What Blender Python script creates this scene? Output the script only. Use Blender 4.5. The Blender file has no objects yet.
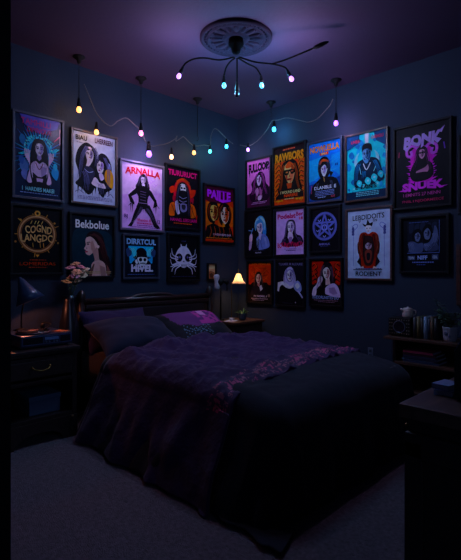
import bpy, bmesh, math, random
from mathutils import Vector, Matrix, noise
from mathutils.geometry import tessellate_polygon
random.seed(7)
SC = bpy.context.scene
COL = SC.collection
R = math.radians
Q = math.sqrt(0.5)

# ------------------------------------------------------------------ camera geometry
# room axes: X runs along the right wall away from the corner, Y = 0 is the right wall,
# X = 0 is the left wall (room on the -Y side), Z up.  All lengths in metres.
F, HY, CX = 450.0, 270.0, 230.5
CR, CF = 0.0803, 4.82            # the room corner seen from the camera (right, forward)
CH, CEIL = 1.09, 2.70
CAMX, CAMY = Q * (CF - CR), -Q * (CR + CF)

def room(r, f):
    dr, df = r - CR, f - CF
    return Q * (dr - df), Q * (dr + df)
def pix(px, py, d):
    x, y = room((px - CX) / F * d, d)
    return Vector((x, y, CH + (HY - py) * d / F))
def wl(px, py, n=0.0):           # point n metres in front of the left wall
    k = (px - CX) / F
    return pix(px, py, (n / Q + CR - CF) / (k - 1))
def wr(px, py, t=0.0):           # point t metres in front of the right wall
    k = (px - CX) / F
    return pix(px, py, (CR + CF - t / Q) / (k + 1))
def pz(px, py, z):               # point at height z
    return pix(px, py, F * (CH - z) / (py - HY))
RIGHT = Vector((Q, Q, 0)); FWD = Vector((-Q, Q, 0)); UP = Vector((0, 0, 1))

# ------------------------------------------------------------------ materials
def lin(c):
    c = c / 255.0
    return c / 12.92 if c <= 0.04045 else ((c + 0.055) / 1.055) ** 2.4
def hexc(h):
    h = h.lstrip('#')
    return tuple(lin(int(h[i:i + 2], 16)) for i in (0, 2, 4)) + (1.0,)
_mats = {}
def mat(key, color, rough=0.6, metal=0.0, bump=None, var=None, coat=0.0, emit=None, estr=0.0, sheen=0.0, trans=0.0, spec=0.5):
    """procedural principled material; bump=(scale, strength); var=(scale, amount)"""
    if key in _mats: return _mats[key]
    m = bpy.data.materials.new(key); m.use_nodes = True
    nt = m.node_tree; b = nt.nodes['Principled BSDF']
    c = hexc(color) if isinstance(color, str) else tuple(color) + (1.0,)
    b.inputs['Base Color'].default_value = c
    b.inputs['Roughness'].default_value = rough
    b.inputs['Metallic'].default_value = metal
    b.inputs['Specular IOR Level'].default_value = spec
    b.inputs['Coat Weight'].default_value = coat
    b.inputs['Coat Roughness'].default_value = 0.22
    b.inputs['Sheen Weight'].default_value = sheen
    b.inputs['Transmission Weight'].default_value = trans
    if emit:
        b.inputs['Emission Color'].default_value = hexc(emit) if isinstance(emit, str) else tuple(emit) + (1.0,)
        b.inputs['Emission Strength'].default_value = estr
    if bump or var:
        tc = nt.nodes.new('ShaderNodeTexCoord')
    if var:
        n = nt.nodes.new('ShaderNodeTexNoise'); n.inputs['Scale'].default_value = var[0]; n.inputs['Detail'].default_value = 5
        nt.links.new(tc.outputs['Object'], n.inputs['Vector'])
        mx = nt.nodes.new('ShaderNodeMix'); mx.data_type = 'RGBA'
        mx.inputs['A'].default_value = tuple(v * (1 - var[1]) for v in c[:3]) + (1,)
        mx.inputs['B'].default_value = tuple(min(1, v * (1 + var[1])) for v in c[:3]) + (1,)
        nt.links.new(n.outputs['Fac'], mx.inputs['Factor'])
        nt.links.new(mx.outputs['Result'], b.inputs['Base Color'])
    if bump:
        n2 = nt.nodes.new('ShaderNodeTexNoise'); n2.inputs['Scale'].default_value = bump[0]; n2.inputs['Detail'].default_value = 4
        nt.links.new(tc.outputs['Object'], n2.inputs['Vector'])
        bp = nt.nodes.new('ShaderNodeBump'); bp.inputs['Strength'].default_value = bump[1]; bp.inputs['Distance'].default_value = 0.01
        nt.links.new(n2.outputs['Fac'], bp.inputs['Height'])
        nt.links.new(bp.outputs['Normal'], b.inputs['Normal'])
    _mats[key] = m
    return m
def wood(key, color, rough=0.45, dirn=(1, 12, 12)):
    if key in _mats: return _mats[key]
    m = mat(key, color, rough)
    nt = m.node_tree; b = nt.nodes['Principled BSDF']; c = hexc(color)
    tc = nt.nodes.new('ShaderNodeTexCoord'); mp = nt.nodes.new('ShaderNodeMapping'); mp.inputs['Scale'].default_value = dirn
    n = nt.nodes.new('ShaderNodeTexNoise'); n.inputs['Scale'].default_value = 4; n.inputs['Detail'].default_value = 6; n.inputs['Distortion'].default_value = 0.6
    nt.links.new(tc.outputs['Object'], mp.inputs['Vector']); nt.links.new(mp.outputs['Vector'], n.inputs['Vector'])
    cr = nt.nodes.new('ShaderNodeValToRGB')
    cr.color_ramp.elements[0].position = 0.35; cr.color_ramp.elements[0].color = tuple(v * 0.55 for v in c[:3]) + (1,)
    cr.color_ramp.elements[1].position = 0.7; cr.color_ramp.elements[1].color = tuple(v * 1.35 for v in c[:3]) + (1,)
    nt.links.new(n.outputs['Fac'], cr.inputs['Fac']); nt.links.new(cr.outputs['Color'], b.inputs['Base Color'])
    return m
def ink(h, gloss=False):                      # poster ink on glossy paper
    c = hexc(h)[:3]; g = sum(c) / 3
    k = 1.45 if g > .06 else .5 + .95 * (g / .06) ** 1.5
    c = tuple(min(.94, max(0, g + (v - g) * 1.2) * k) for v in c)
    return mat(('glossy ' if gloss else '') + 'ink ' + h, c, rough=0.5, coat=.3 if gloss else 0.0, spec=0.1, var=(22, .38))
def glow(key, color, core, s):   # lamp glass that gives off light
    return mat(key, '#d8d4d0', rough=0.3, emit=color, estr=s)

# ------------------------------------------------------------------ mesh building
class MB:
    def __init__(s): s.v = []; s.f = []; s.mi = []; s.sm = []; s.cur = 0; s.smooth = False; s.mats = []
    def use(s, m, smooth=None):
        if m not in s.mats: s.mats.append(m)
        s.cur = s.mats.index(m)
        if smooth is not None: s.smooth = smooth
        return s
    def add(s, vs, fs, smooth=None):
        o = len(s.v); s.v += [Vector(p) for p in vs]
        for f in fs:
            s.f.append(tuple(i + o for i in f)); s.mi.append(s.cur); s.sm.append(s.smooth if smooth is None else smooth)
        return s
    def box(s, a, b, bev=0.0, M=None):
        x0, x1 = sorted((a[0], b[0])); y0, y1 = sorted((a[1], b[1])); z0, z1 = sorted((a[2], b[2]))
        bev = min(bev, (x1 - x0) * .45, (y1 - y0) * .45, (z1 - z0) * .45)
        if bev <= 0:
            vs = [(x, y, z) for z in (z0, z1) for y in (y0, y1) for x in (x0, x1)]
            fs = [(0, 2, 3, 1), (4, 5, 7, 6), (0, 1, 5, 4), (1, 3, 7, 5), (3, 2, 6, 7), (2, 0, 4, 6)]
        else:
            bm = bmesh.new(); bmesh.ops.create_cube(bm, size=1)
            for v in bm.verts:
                v.co = Vector(((x0 + x1) / 2 + v.co.x * (x1 - x0), (y0 + y1) / 2 + v.co.y * (y1 - y0), (z0 + z1) / 2 + v.co.z * (z1 - z0)))
            bmesh.ops.bevel(bm, geom=bm.edges[:], offset=bev, segments=2, affect='EDGES', profile=0.6)
            bm.verts.index_update(); vs = [v.co.copy() for v in bm.verts]; fs = [tuple(v.index for v in f.verts) for f in bm.faces]; bm.free()
        if M is not None: vs = [M @ Vector(v) for v in vs]
        return s.add(vs, fs, False)
    def cyl(s, p, q, r0, r1=None, n=16, cap=True, smooth=True):
        return s.tube([p, q], [r0, r0 if r1 is None else r1], n, cap, smooth)
    def tube(s, pts, r, n=8, cap=True, smooth=True):
        pts = [Vector(p) for p in pts]; rs = r if isinstance(r, (list, tuple)) else [r] * len(pts)
        t0 = (pts[1] - pts[0]).normalized(); u = t0.orthogonal().normalized(); vs = []; fs = []
        for i, p in enumerate(pts):
            t = (pts[min(i + 1, len(pts) - 1)] - pts[max(i - 1, 0)])
            t = t.normalized() if t.length > 1e-9 else t0
            u = (u - t * u.dot(t)); u = u.normalized() if u.length > 1e-6 else t.orthogonal().normalized()
            w = t.cross(u)
            for k in range(n):
                a = 2 * math.pi * k / n; vs.append(p + (u * math.cos(a) + w * math.sin(a)) * rs[i])
        for i in range(len(pts) - 1):
            for k in range(n): fs.append((i * n + k, i * n + (k + 1) % n, (i + 1) * n + (k + 1) % n, (i + 1) * n + k))
        s.add(vs, fs, smooth)
        if cap:
            o = len(s.v) - len(vs)
            for idx in (list(range(n))[::-1], list(range((len(pts) - 1) * n, len(pts) * n))):
                s.f.append(tuple(o + k for k in idx)); s.mi.append(s.cur); s.sm.append(False)
        return s
    def lathe(s, prof, c=(0, 0, 0), n=24, M=None, smooth=True):
        """prof: [(r, z)] about the z axis, open ends closed when r = 0"""
        c = Vector(c); vs = []; fs = []
        for r, z in prof:
            for k in range(n):
                a = 2 * math.pi * k / n; vs.append(Vector((r * math.cos(a), r * math.sin(a), z)))
        for i in range(len(prof) - 1):
            for k in range(n): fs.append((i * n + k, i * n + (k + 1) % n, (i + 1) * n + (k + 1) % n, (i + 1) * n + k))
        vs = [(M @ v if M is not None else v) + c for v in vs]
        return s.add(vs, fs, smooth)
    def grid(s, fn, nu, nv, smooth=True, matfn=None):
        vs = [fn(i / nu, j / nv) for j in range(nv + 1) for i in range(nu + 1)]
        o = len(s.v); s.v += [Vector(v) for v in vs]
        for j in range(nv):
            for i in range(nu):
                a = j * (nu + 1) + i
                s.f.append((o + a, o + a + 1, o + a + nu + 2, o + a + nu + 1)); s.sm.append(smooth)
                if matfn: s.use(matfn((i + .5) / nu, (j + .5) / nv))
                s.mi.append(s.cur)
        return s
    def ball(s, c, r, n=12, M=None):
        prof = [(max(1e-5, math.sin(math.pi * i / n)), -math.cos(math.pi * i / n)) for i in range(n + 1)]
        rr = Vector(r) if hasattr(r, '__len__') else Vector((r, r, r))
        S = Matrix.Diagonal(rr).to_4x4()
        return s.lathe(prof, c, 14, (M @ S) if M is not None else S)
    def prism(s, pts, d):
        """planar closed outline extruded by vector d"""
        pts = [Vector(p) for p in pts]; d = Vector(d); n = len(pts)
        tri = tessellate_polygon([pts])
        vs = pts + [p + d for p in pts]
        fs = [tuple(t) for t in tri] + [tuple(i + n for i in reversed(t)) for t in tri] + [(i, (i + 1) % n, (i + 1) % n + n, i + n) for i in range(n)]
        return s.add(vs, fs, False)
    def build(s, name, m=None, parent=None, fix=True):
        off = Vector((0, 0, 0))
        if parent is not None:
            p = parent
            while p is not None: off += p.location; p = p.parent
        elif s.v:
            xs = [v.x for v in s.v]; ys = [v.y for v in s.v]; zs = [v.z for v in s.v]
            off = Vector(((min(xs) + max(xs)) / 2, (min(ys) + max(ys)) / 2, min(zs)))
        me = bpy.data.meshes.new(name)
        me.from_pydata([v - off for v in s.v], [], s.f)
        for q in (s.mats if s.mats else [m]): me.materials.append(q)
        me.polygons.foreach_set('material_index', s.mi)
        me.polygons.foreach_set('use_smooth', s.sm)
        if fix:
            bm = bmesh.new(); bm.from_mesh(me); bmesh.ops.recalc_face_normals(bm, faces=bm.faces[:]); bm.to_mesh(me); bm.free()
        me.update()
        o = bpy.data.objects.new(name, me); COL.objects.link(o)
        if parent is not None: o.parent = parent
        else: o.location = off
        return o
def tag(o, label, cat, group=None, kind=None):
    o['label'] = label; o['category'] = cat
    if group: o['group'] = group
    if kind: o['kind'] = kind
    return o
def thing(name, loc, label, cat, group=None):
    o = bpy.data.objects.new(name, None); COL.objects.link(o); o.location = Vector(loc); o.empty_display_size = 0.05
    return tag(o, label, cat, group)
def struct(o): o['kind'] = 'structure'; return o
def part(mb, name, m, parent, label=None):
    o = mb.build(name, m, parent)
    if label: o['label'] = label
    return o
def spline(pts, n=8, closed=False):
    pts = [Vector(p) for p in pts]; N = len(pts); out = []
    for i in range(N if closed else N - 1):
        if closed: a, b, c, d = pts[i - 1], pts[i], pts[(i + 1) % N], pts[(i + 2) % N]
        else: a, b, c, d = pts[max(i - 1, 0)], pts[i], pts[i + 1], pts[min(i + 2, N - 1)]
        for k in range(n):
            t = k / n
            out.append(0.5 * ((2 * b) + (c - a) * t + (2 * a - 5 * b + 4 * c - d) * t * t + (3 * b - a - 3 * c + d) * t ** 3))
    if not closed: out.append(pts[-1])
    return out
def point_light(name, loc, color, power, r=0.03):
    l = bpy.data.lights.new(name, 'POINT'); l.color = color; l.energy = power; l.shadow_soft_size = r
    o = bpy.data.objects.new(name, l); COL.objects.link(o); o.location = loc
    return o

# common materials
M_black = mat('black plastic', '#08080a', 0.6, spec=.25)
M_blackmetal = mat('black metal', '#0a0a0c', 0.5, 0.2, spec=.25)
M_frame = mat('black frame wood', '#0b0b0f', 0.5, bump=(60, .1), spec=.2)
M_brass = mat('aged brass', '#8a6a3a', 0.35, 0.9)
M_darkwood = wood('dark walnut', '#2a1a15')
M_ebony = wood('ebony wood', '#161013', 0.4)

# ------------------------------------------------------------------ the room
XB, YB = 4.4, -3.95              # far ends of the room, behind the camera
M_wall = mat('navy wall paint', '#19283c', 0.8, bump=(90, .12), var=(1.5, .12))
M_ceil = mat('plum ceiling paint', '#382542', 0.85, bump=(40, .08), var=(1.2, .1))
M_trim = mat('dark trim paint', '#1a2331', 0.5)
struct(MB().box((-.1, .1, 0), (0, YB - .1, CEIL)).build('wall_left', M_wall))
struct(MB().box((0, 0, 0), (XB + .1, .1, CEIL)).build('wall_right', M_wall))
w = MB()                         # wall with the doorway, behind the camera
for a, b in (((0, 0), (2.36, CEIL)), ((2.36, 2.06), (3.2, CEIL)), ((3.2, 0), (XB, CEIL))):
    w.box((a[0], YB - .1, a[1]), (b[0], YB, b[1]))
struct(w.build('wall_near', M_wall))
w = MB()                         # wall with the added window, out of view on the right
WY0, WY1, WZ0, WZ1 = -3.2, -1.9, 0.95, 2.2
for a, b in (((YB, 0), (WY0, CEIL)), ((WY1, 0), (0, CEIL)), ((WY0, 0), (WY1, WZ0)), ((WY0, WZ1), (WY1, CEIL))):
    w.box((XB, a[0], a[1]), (XB + .1, b[0], b[1]))
struct(w.build('wall_far', M_wall))
M_carpet = mat('grey lilac carpet', '#6e636c', 0.95, bump=(200, 1.3), var=(60, .9), sheen=.2, spec=.1)
struct(MB().box((-.1, YB - .1, -.08), (XB + .1, .1, 0)).build('floor', M_carpet))
struct(MB().box((-.1, YB - .1, CEIL), (XB + .1, .1, CEIL + .08)).build('ceiling', M_ceil))
def base_prof(a, b, side):
    m = MB()
    if side == 'L': m.box((0, b, 0), (.016, a, .10), .004); m.box((0, b, .10), (.010, a, .118), .003)
    else: m.box((a, 0, 0), (b, -.016, .10), .004); m.box((a, 0, .10), (b, -.010, .118), .003)
    return m
struct(base_prof(-.016, YB, 'L').build('baseboard_left', M_trim))
struct(base_prof(0, XB, 'R').build('baseboard_right', M_trim))
# open door at the left edge of the picture
d = MB(); dx0, dx1, dy0, dy1 = 2.366, 2.406, YB + .005, -3.139
d.box((dx0, dy0, .012), (dx1, dy1, 2.03), .003)
for z0, z1 in ((.2, .9), (1.05, 1.85)):
    for xx, sg in ((dx1, 1), (dx0, -1)):
        for a, b in (((dy0 + .12, z0), (dy1 - .12, z0 + .02)), ((dy0 + .12, z1 - .02), (dy1 - .12, z1)), ((dy0 + .12, z0), (dy0 + .14, z1)), ((dy1 - .14, z0), (dy1 - .12, z1))):
            d.box((xx, a[0], a[1]), (xx + sg * .008, b[0], b[1]), .002)
door = struct(d.build('door_1', mat('black door paint', '#07070a', .85, spec=.1)))
h = MB()
for sg, xx in ((1, dx1), (-1, dx0)):
    h.cyl((xx, dy1 - .07, 1.0), (xx + sg * .045, dy1 - .07, 1.0), .01); h.cyl((xx + sg * .045, dy1 - .07, 1.0), (xx + sg * .045, dy1 - .19, 1.0), .009)
    h.cyl((xx, dy1 - .07, 1.0), (xx + sg * .006, dy1 - .07, 1.0), .026)
part(h, 'door_handle', M_blackmetal, door)
t = MB()
t.box((2.29, YB, 0), (2.36, YB + .015, 2.13), .003); t.box((3.2, YB, 0), (3.27, YB + .015, 2.13), .003); t.box((2.36, YB, 2.06), (3.2, YB + .015, 2.13), .003)
struct(t.build('trim_1', M_trim))
# unseen window, added to let in the blue fill light
wf = MB()
for a, b in (((WY0, WZ0), (WY0 + .05, WZ1)), ((WY1 - .05, WZ0), (WY1, WZ1)), ((WY0, WZ0), (WY1, WZ0 + .05)), ((WY0, WZ1 - .05), (WY1, WZ1)), (((WY0 + WY1) / 2 - .02, WZ0), ((WY0 + WY1) / 2 + .02, WZ1))):
    wf.box((XB + .02, a[0], a[1]), (XB + .07, b[0], b[1]), .004)
win = struct(wf.build('added_window_1', M_trim))
gm = bpy.data.materials.new('added window glass'); gm.use_nodes = True
nt = gm.node_tree; nt.nodes.clear()
mo = nt.nodes.new('ShaderNodeOutputMaterial'); tr = nt.nodes.new('ShaderNodeBsdfTransparent'); gl = nt.nodes.new('ShaderNodeBsdfGlossy'); gl.inputs['Roughness'].default_value = .02
mx = nt.nodes.new('ShaderNodeMixShader'); mx.inputs[0].default_value = .06
nt.links.new(tr.outputs[0], mx.inputs[1]); nt.links.new(gl.outputs[0], mx.inputs[2]); nt.links.new(mx.outputs[0], mo.inputs[0])
part(MB().box((XB + .042, WY0 + .05, WZ0 + .05), (XB + .048, WY1 - .05, WZ1 - .05)), 'pane', gm, win)

# ------------------------------------------------------------------ posters
class Art:
    """flat print: shapes in (u, v), u to the right, v downwards, both 0..1; later shapes lie on top"""
    def __init__(s, o, uvec, w, h, out):
        s.o, s.U, s.w, s.h, s.N = Vector(o), Vector(uvec), w, h, Vector(out)
        s.mb = MB(); s.k = 0; s.asp = w / h; s.gloss = False
    def pt(s, u, v, k): return s.o + s.U * (u * s.w) - UP * (v * s.h) + s.N * (k * 0.00012)
    def poly(s, c, pts):
        s.k += 1; s.mb.use(ink(c, s.gloss))
        tri = tessellate_polygon([[Vector((u, v, 0)) for u, v in pts]])
        P = [s.pt(min(1, max(0, u)), min(1, max(0, v)), s.k) for u, v in pts]
        s.mb.add(P, [tuple(t) for t in tri], False)
    def blob(s, c, pts, n=6): s.poly(c, [(p.x, p.y) for p in spline([(a, b, 0) for a, b in pts], n, True)])
    def bg(s, c): s.poly(c, [(0, 0), (1, 0), (1, 1), (0, 1)])
    def rect(s, c, a, b, x, y): s.poly(c, [(a, b), (x, b), (x, y), (a, y)])
    def ell(s, c, cx, cy, r, ry=None, n=22):
        ry = r * s.asp if ry is None else ry
        s.poly(c, [(cx + r * math.cos(2 * math.pi * i / n), cy + ry * math.sin(2 * math.pi * i / n)) for i in range(n)])
    def line(s, c, pts, w, w2=None):
        s.k += 1; s.mb.use(ink(c, s.gloss)); n = len(pts)
        for i in range(n - 1):
            (a, b), (x, y) = pts[i], pts[i + 1]
            wa = w if w2 is None else w + (w2 - w) * i / (n - 1); wb = w if w2 is None else w + (w2 - w) * (i + 1) / (n - 1)
            dx, dy = (x - a), (y - b) / s.asp; l = math.hypot(dx, dy) or 1; nx, ny = -dy / l / 2, dx / l / 2 * s.asp
            q = [(a + nx * wa, b + ny * wa), (x + nx * wb, y + ny * wb), (x - nx * wb, y - ny * wb), (a - nx * wa, b - ny * wa)]
            s.mb.add([s.pt(min(1, max(0, u)), min(1, max(0, v)), s.k) for u, v in q], [(0, 1, 2, 3)], False)
    def curve(s, c, pts, w, w2=None): s.line(c, [(p.x, p.y) for p in spline([(a, b, 0) for a, b in pts], 6)], w, w2)
    def ring(s, c, cx, cy, r, w, n=36): s.line(c, [(cx + r * math.cos(2 * math.pi * i / n), cy + r * s.asp * math.sin(2 * math.pi * i / n)) for i in range(n + 1)], w)
    def fine(s, c, a, x, y, h=.008, seed=0):       # a line of print too small to read
        rnd = random.Random(seed * 31 + int(y * 1000)); u = a
        while u < x:
            l = rnd.uniform(.02, .07); s.rect(c, u, y, min(x, u + l), y + h); u += l + .012
    def text(s, c, body, a, b, x, y, bold=.025, warp=None, shear=0):
        cu = bpy.data.curves.new('lettering', 'FONT'); cu.body = body; cu.offset = bold * 1.0; cu.shear = shear; cu.resolution_u = 3; cu.fill_mode = 'FRONT'
        ob = bpy.data.objects.new('lettering', cu); COL.objects.link(ob)
        bpy.context.view_layer.update()
        ev = ob.evaluated_get(bpy.context.evaluated_depsgraph_get()); me = ev.to_mesh()
        vs = [v.co.copy() for v in me.vertices]; fs = [tuple(p.vertices) for p in me.polygons]; ev.to_mesh_clear()
        bpy.data.objects.remove(ob); bpy.data.curves.remove(cu)
        x0 = min(v.x for v in vs); x1 = max(v.x for v in vs); y0 = min(v.y for v in vs); y1 = max(v.y for v in vs)
        s.k += 1; s.mb.use(ink(c, s.gloss)); P = []
        for v in vs:
            fu, fv = (v.x - x0) / (x1 - x0), (y1 - v.y) / (y1 - y0)
            if warp: fu, fv = warp(fu, fv)
            P.append(s.pt(a + (x - a) * fu, b + (y - b) * fv, s.k))
        s.mb.add(P, fs, False)
    def feat(s, cx, cy, z, skin, shade, dark='#0d0b10', lip='#8a2a3a', turn=0.0, half=1):
        """modelled features of a printed face, z = half its height in u"""
        A = s.asp; X = lambda pts: [(cx + a * z, cy + b * z * A) for a, b in pts]
        s.blob(skin, X([(0, -.95), (.5, -.75), (.64, -.1), (.5, .55), (.14, .98), (-.14, .98), (-.5, .55), (-.64, -.1), (-.5, -.75)]))
        h = half; s.poly(shade, X([(h * (.12 + turn), -.9), (h * .5, -.72), (h * .62, -.1), (h * .48, .52), (h * .12, .95), (h * (.06 + turn), .62), (h * (.2 + turn), .3), (h * (.08 + turn), -.1)]))
        s.poly(shade, X([(-.5, -.3), (-.1 + turn, -.22), (-.14 + turn, .02), (-.44, .06)])); s.poly(shade, X([(.5, -.3), (.1 + turn, -.22), (.14 + turn, .02), (.44, .06)]))
        for q in (-1, 1):
            s.ell(dark, cx + (q * .29 + turn) * z, cy - .1 * z * A, .17 * z, .1 * z * A, 12); s.line(dark, X([(q * .1 + turn, -.3), (q * .34 + turn, -.4), (q * .54 + turn, -.3)]), .1 * z)
        s.line(shade, X([(turn, -.1), (.1 + turn, .26), (-.08 + turn, .3)]), .1 * z); s.line(dark, X([(-.1 + turn, .32), (.1 + turn, .32)]), .06 * z)
        s.ell(lip, cx + turn * z, cy + .58 * z * A, .22 * z, .1 * z * A, 12); s.line(dark, X([(-.2 + turn, .58), (.2 + turn, .58)]), .04 * z)
    def strands(s, c, paths, w=.012, n=5, spread=.03):
        rnd = random.Random(len(s.mb.v))
        for p in paths:
            for i in range(n):
                o = (i / max(1, n - 1) - .5) * 2 * spread; s.curve(c, [(u + o + rnd.uniform(-.006, .006), v + rnd.uniform(-.01, .01)) for u, v in p], w, w * .3)
    def woman(s, cx, cy, z, skin, hair, cloth, dark='#0d0b10', lip='#8a2a3a', long=1.0, shade=None, shoulders=True, wide=1.0):
        A = s.asp
        X = lambda pts: [(cx + a * z * wide, cy + b * z * A) for a, b in pts]
        s.blob(hair, X([(-1.0, -.2), (-.75, -1.15), (0, -1.5), (.75, -1.15), (1.0, -.2), (1.2, 1.0 * long), (1.05, 2.2 * long), (.4, 1.7), (-.4, 1.7), (-1.05, 2.2 * long), (-1.2, 1.0 * long)]))
        if shoulders: s.blob(cloth, X([(-.5, 1.35), (-1.7, 1.8), (-2.2, 2.6), (-2.2, 3.8), (2.2, 3.8), (2.2, 2.6), (1.7, 1.8), (.5, 1.35)]))
        s.poly(shade or skin, X([(-.3, .6), (.3, .6), (.36, 1.5), (0, 1.9), (-.36, 1.5)]))
        s.blob(skin, X([(0, -1), (.55, -.8), (.68, -.1), (.5, .6), (.15, 1.0), (-.15, 1.0), (-.5, .6), (-.68, -.1), (-.55, -.8)]))
        if shade: s.poly(shade, X([(.08, -.9), (.5, -.75), (.64, -.1), (.48, .55), (.12, .95), (.1, .3), (.2, 0)]))
        s.blob(hair, X([(-.78, .15), (-.85, -.9), (0, -1.45), (.85, -.9), (.78, .15), (.52, -.45), (.05, -.95), (-.45, -.45)]))
        for q in (-1, 1):
            s.ell(dark, cx + q * .3 * z * wide, cy - .08 * z * A, .19 * z, .11 * z * A, 12)
            s.line(dark, X([(q * .1, -.3), (q * .5, -.36)]), .09 * z)
        s.line(dark, X([(.06, .0), (.12, .3), (-.05, .34)]), .06 * z)
        s.ell(lip, cx, cy + .58 * z * A, .2 * z, .09 * z * A, 12)

POSTERS = 'framed posters on the walls'
def poster(side, c, label, art, frame=None, fw=.018, inset=0.0):
    xl, xr, tl, tr, bl, br = c
    W = wl if side == 'L' else wr
    off = .03
    p = [W(xl, tl, off), W(xr, tr, off), W(xl, bl, off), W(xr, br, off)]
    z1 = (p[0].z + p[1].z) / 2; z0 = (p[2].z + p[3].z) / 2
    if side == 'L': base = Vector((0, p[0].y, 0)); U = Vector((0, 1, 0)); N = Vector((1, 0, 0)); w = p[1].y - p[0].y
    else: base = Vector((p[0].x, 0, 0)); U = Vector((1, 0, 0)); N = Vector((0, -1, 0)); w = p[1].x - p[0].x
    h = z1 - z0
    root = thing('framed_poster', base + U * (w / 2) + UP * z0, label, 'poster', POSTERS)
    def bx(m, u0, u1, a, b, n0, n1, bev=0): m.box(base + U * u0 + UP * (z0 + a) + N * n0, base + U * u1 + UP * (z0 + b) + N * n1, bev)
    m = MB()
    bx(m, 0, w, 0, fw, .002, .03, .003); bx(m, 0, w, h - fw, h, .002, .03, .003)
    bx(m, 0, fw, fw, h - fw, .002, .03, .003); bx(m, w - fw, w, fw, h - fw, .002, .03, .003)
    part(m, 'frame', frame or M_frame, root)
    m = MB(); bx(m, fw * .6, w - fw * .6, fw * .6, h - fw * .6, .002, .012)
    part(m, 'backing', M_black, root)
    a = Art(base + U * fw + UP * (z1 - fw) + N * .0135, U, w - 2 * fw, h - 2 * fw, N)
    art(a)
    o = a.mb.build('print', None, root, fix=False)
    return root
random.seed(3)
# --- left wall art
def art_blue_icon(a):
    a.gloss = True
    a.bg('#0f2646')
    for i in range(44):
        g = 2 * math.pi * i / 44 + .1; r1 = .36 + .24 * random.random(); r0 = .2
        a.line('#3c9ad8' if i % 2 else '#2a68b0', [(.5 + r0 * math.cos(g), .46 + r0 * .66 * math.sin(g)), (.5 + r1 * math.cos(g), .46 + r1 * .75 * math.sin(g))], .03, .004)
    for u, v, r, c in ((.2, .62, .1, '#4a6a9a'), (.14, .55, .06, '#2f4f86'), (.86, .66, .09, '#2d86b8'), (.86, .58, .05, '#48a8d0'), (.16, .3, .07, '#1c5c86'), (.84, .4, .05, '#2a8ac0'), (.2, .72, .07, '#5c6aa0')):
        a.blob(c, [(u - r, v), (u - r * .3, v - r * .8), (u + r * .8, v - r * .3), (u + r * .4, v + r), (u - r * .5, v + r * .7)])
    a.poly('#4a4690', [(.1, 0), (.95, 0), (.9, .1), (.5, .2), (.2, .12)])
    for i in range(36):
        g = math.pi * (1.0 + i / 36 * 1.0) + random.uniform(-.05, .05) ; r = .26 + random.uniform(-.01, .05)
        a.ell('#36b6e6' if i % 3 else '#7fdcff', .5 + r * math.cos(g), .42 + r * .8 * math.sin(g) * .8, .018)
    a.ring('#2c9fd6', .5, .42, .235, .035)
    a.ell('#1a5890', .5, .42, .22)
    a.blob('#07080e', [(.5, .27), (.62, .3), (.68, .44), (.7, .6), (.74, .76), (.62, .8), (.38, .8), (.26, .76), (.3, .6), (.32, .44), (.38, .3)])
    a.woman(.5, .4, .13, '#c9b7cf', '#07080e', '#15121c', lip='#6a2038', long=1.35, shade='#8d7ea8', shoulders=False)
    a.blob('#b9a3c4', [(.42, .55), (.33, .6), (.34, .72), (.42, .84), (.6, .84), (.67, .72), (.68, .6), (.58, .55), (.5, .58)])
    a.poly('#8d7aa0', [(.52, .6), (.66, .62), (.64, .74), (.56, .8)])
    a.poly('#16131c', [(.36, .69), (.47, .74), (.55, .74), (.66, .69), (.66, .86), (.36, .86)]); a.poly('#b39cc0', [(.44, .76), (.58, .76), (.56, .83), (.46, .83)])
    a.curve('#5a1c30', [(.42, .57), (.5, .65), (.58, .57)], .016)
    for q in (-1, 1):
        a.blob('#b7a2c6', [(.5 + q * .2, .62), (.5 + q * .3, .5), (.5 + q * .22, .47), (.5 + q * .2, .55), (.5 + q * .19, .72), (.5 + q * .16, .82), (.5 + q * .26, .8)])
        for i in range(4): a.line('#c4b0d0', [(.5 + q * (.22 + i * .025), .5), (.5 + q * (.2 + i * .035), .43 - .01 * (i % 2))], .02)
    a.blob('#0d0f1a', [(.3, .84), (.5, .8), (.7, .84), (.75, .92), (.25, .92)])
    a.text('#a83458', 'TAMHILLI', .12, .045, .74, .115, .0); a.text('#a03058', 'DIMNOUR', .24, .14, .76, .205, .0, shear=.15)
    a.line('#b05070', [(.82, .27), (.95, .19)], .02); a.line('#c08090', [(.95, .1), (.95, .3)], .012)
    a.text('#7ec0dc', 'I  HARDIES MAKEI', .14, .875, .82, .925, .02)
    a.fine('#7f90b8', .1, .9, .945, .009, 1)
    a.feat(.5, .4, .135, '#cdbbd6', '#8272a0', lip='#6a2038')
    a.strands('#18233c', [[(.44, .31), (.39, .42), (.37, .56), (.36, .68)], [(.56, .31), (.61, .42), (.63, .56), (.64, .68)]], .010, 3, .02)
    a.strands('#3fb8ea', [[(.26, .3), (.34, .26)], [(.74, .3), (.66, .26)], [(.1, .5), (.2, .46)], [(.9, .36), (.8, .42)]], .02, 3, .03)

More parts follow.
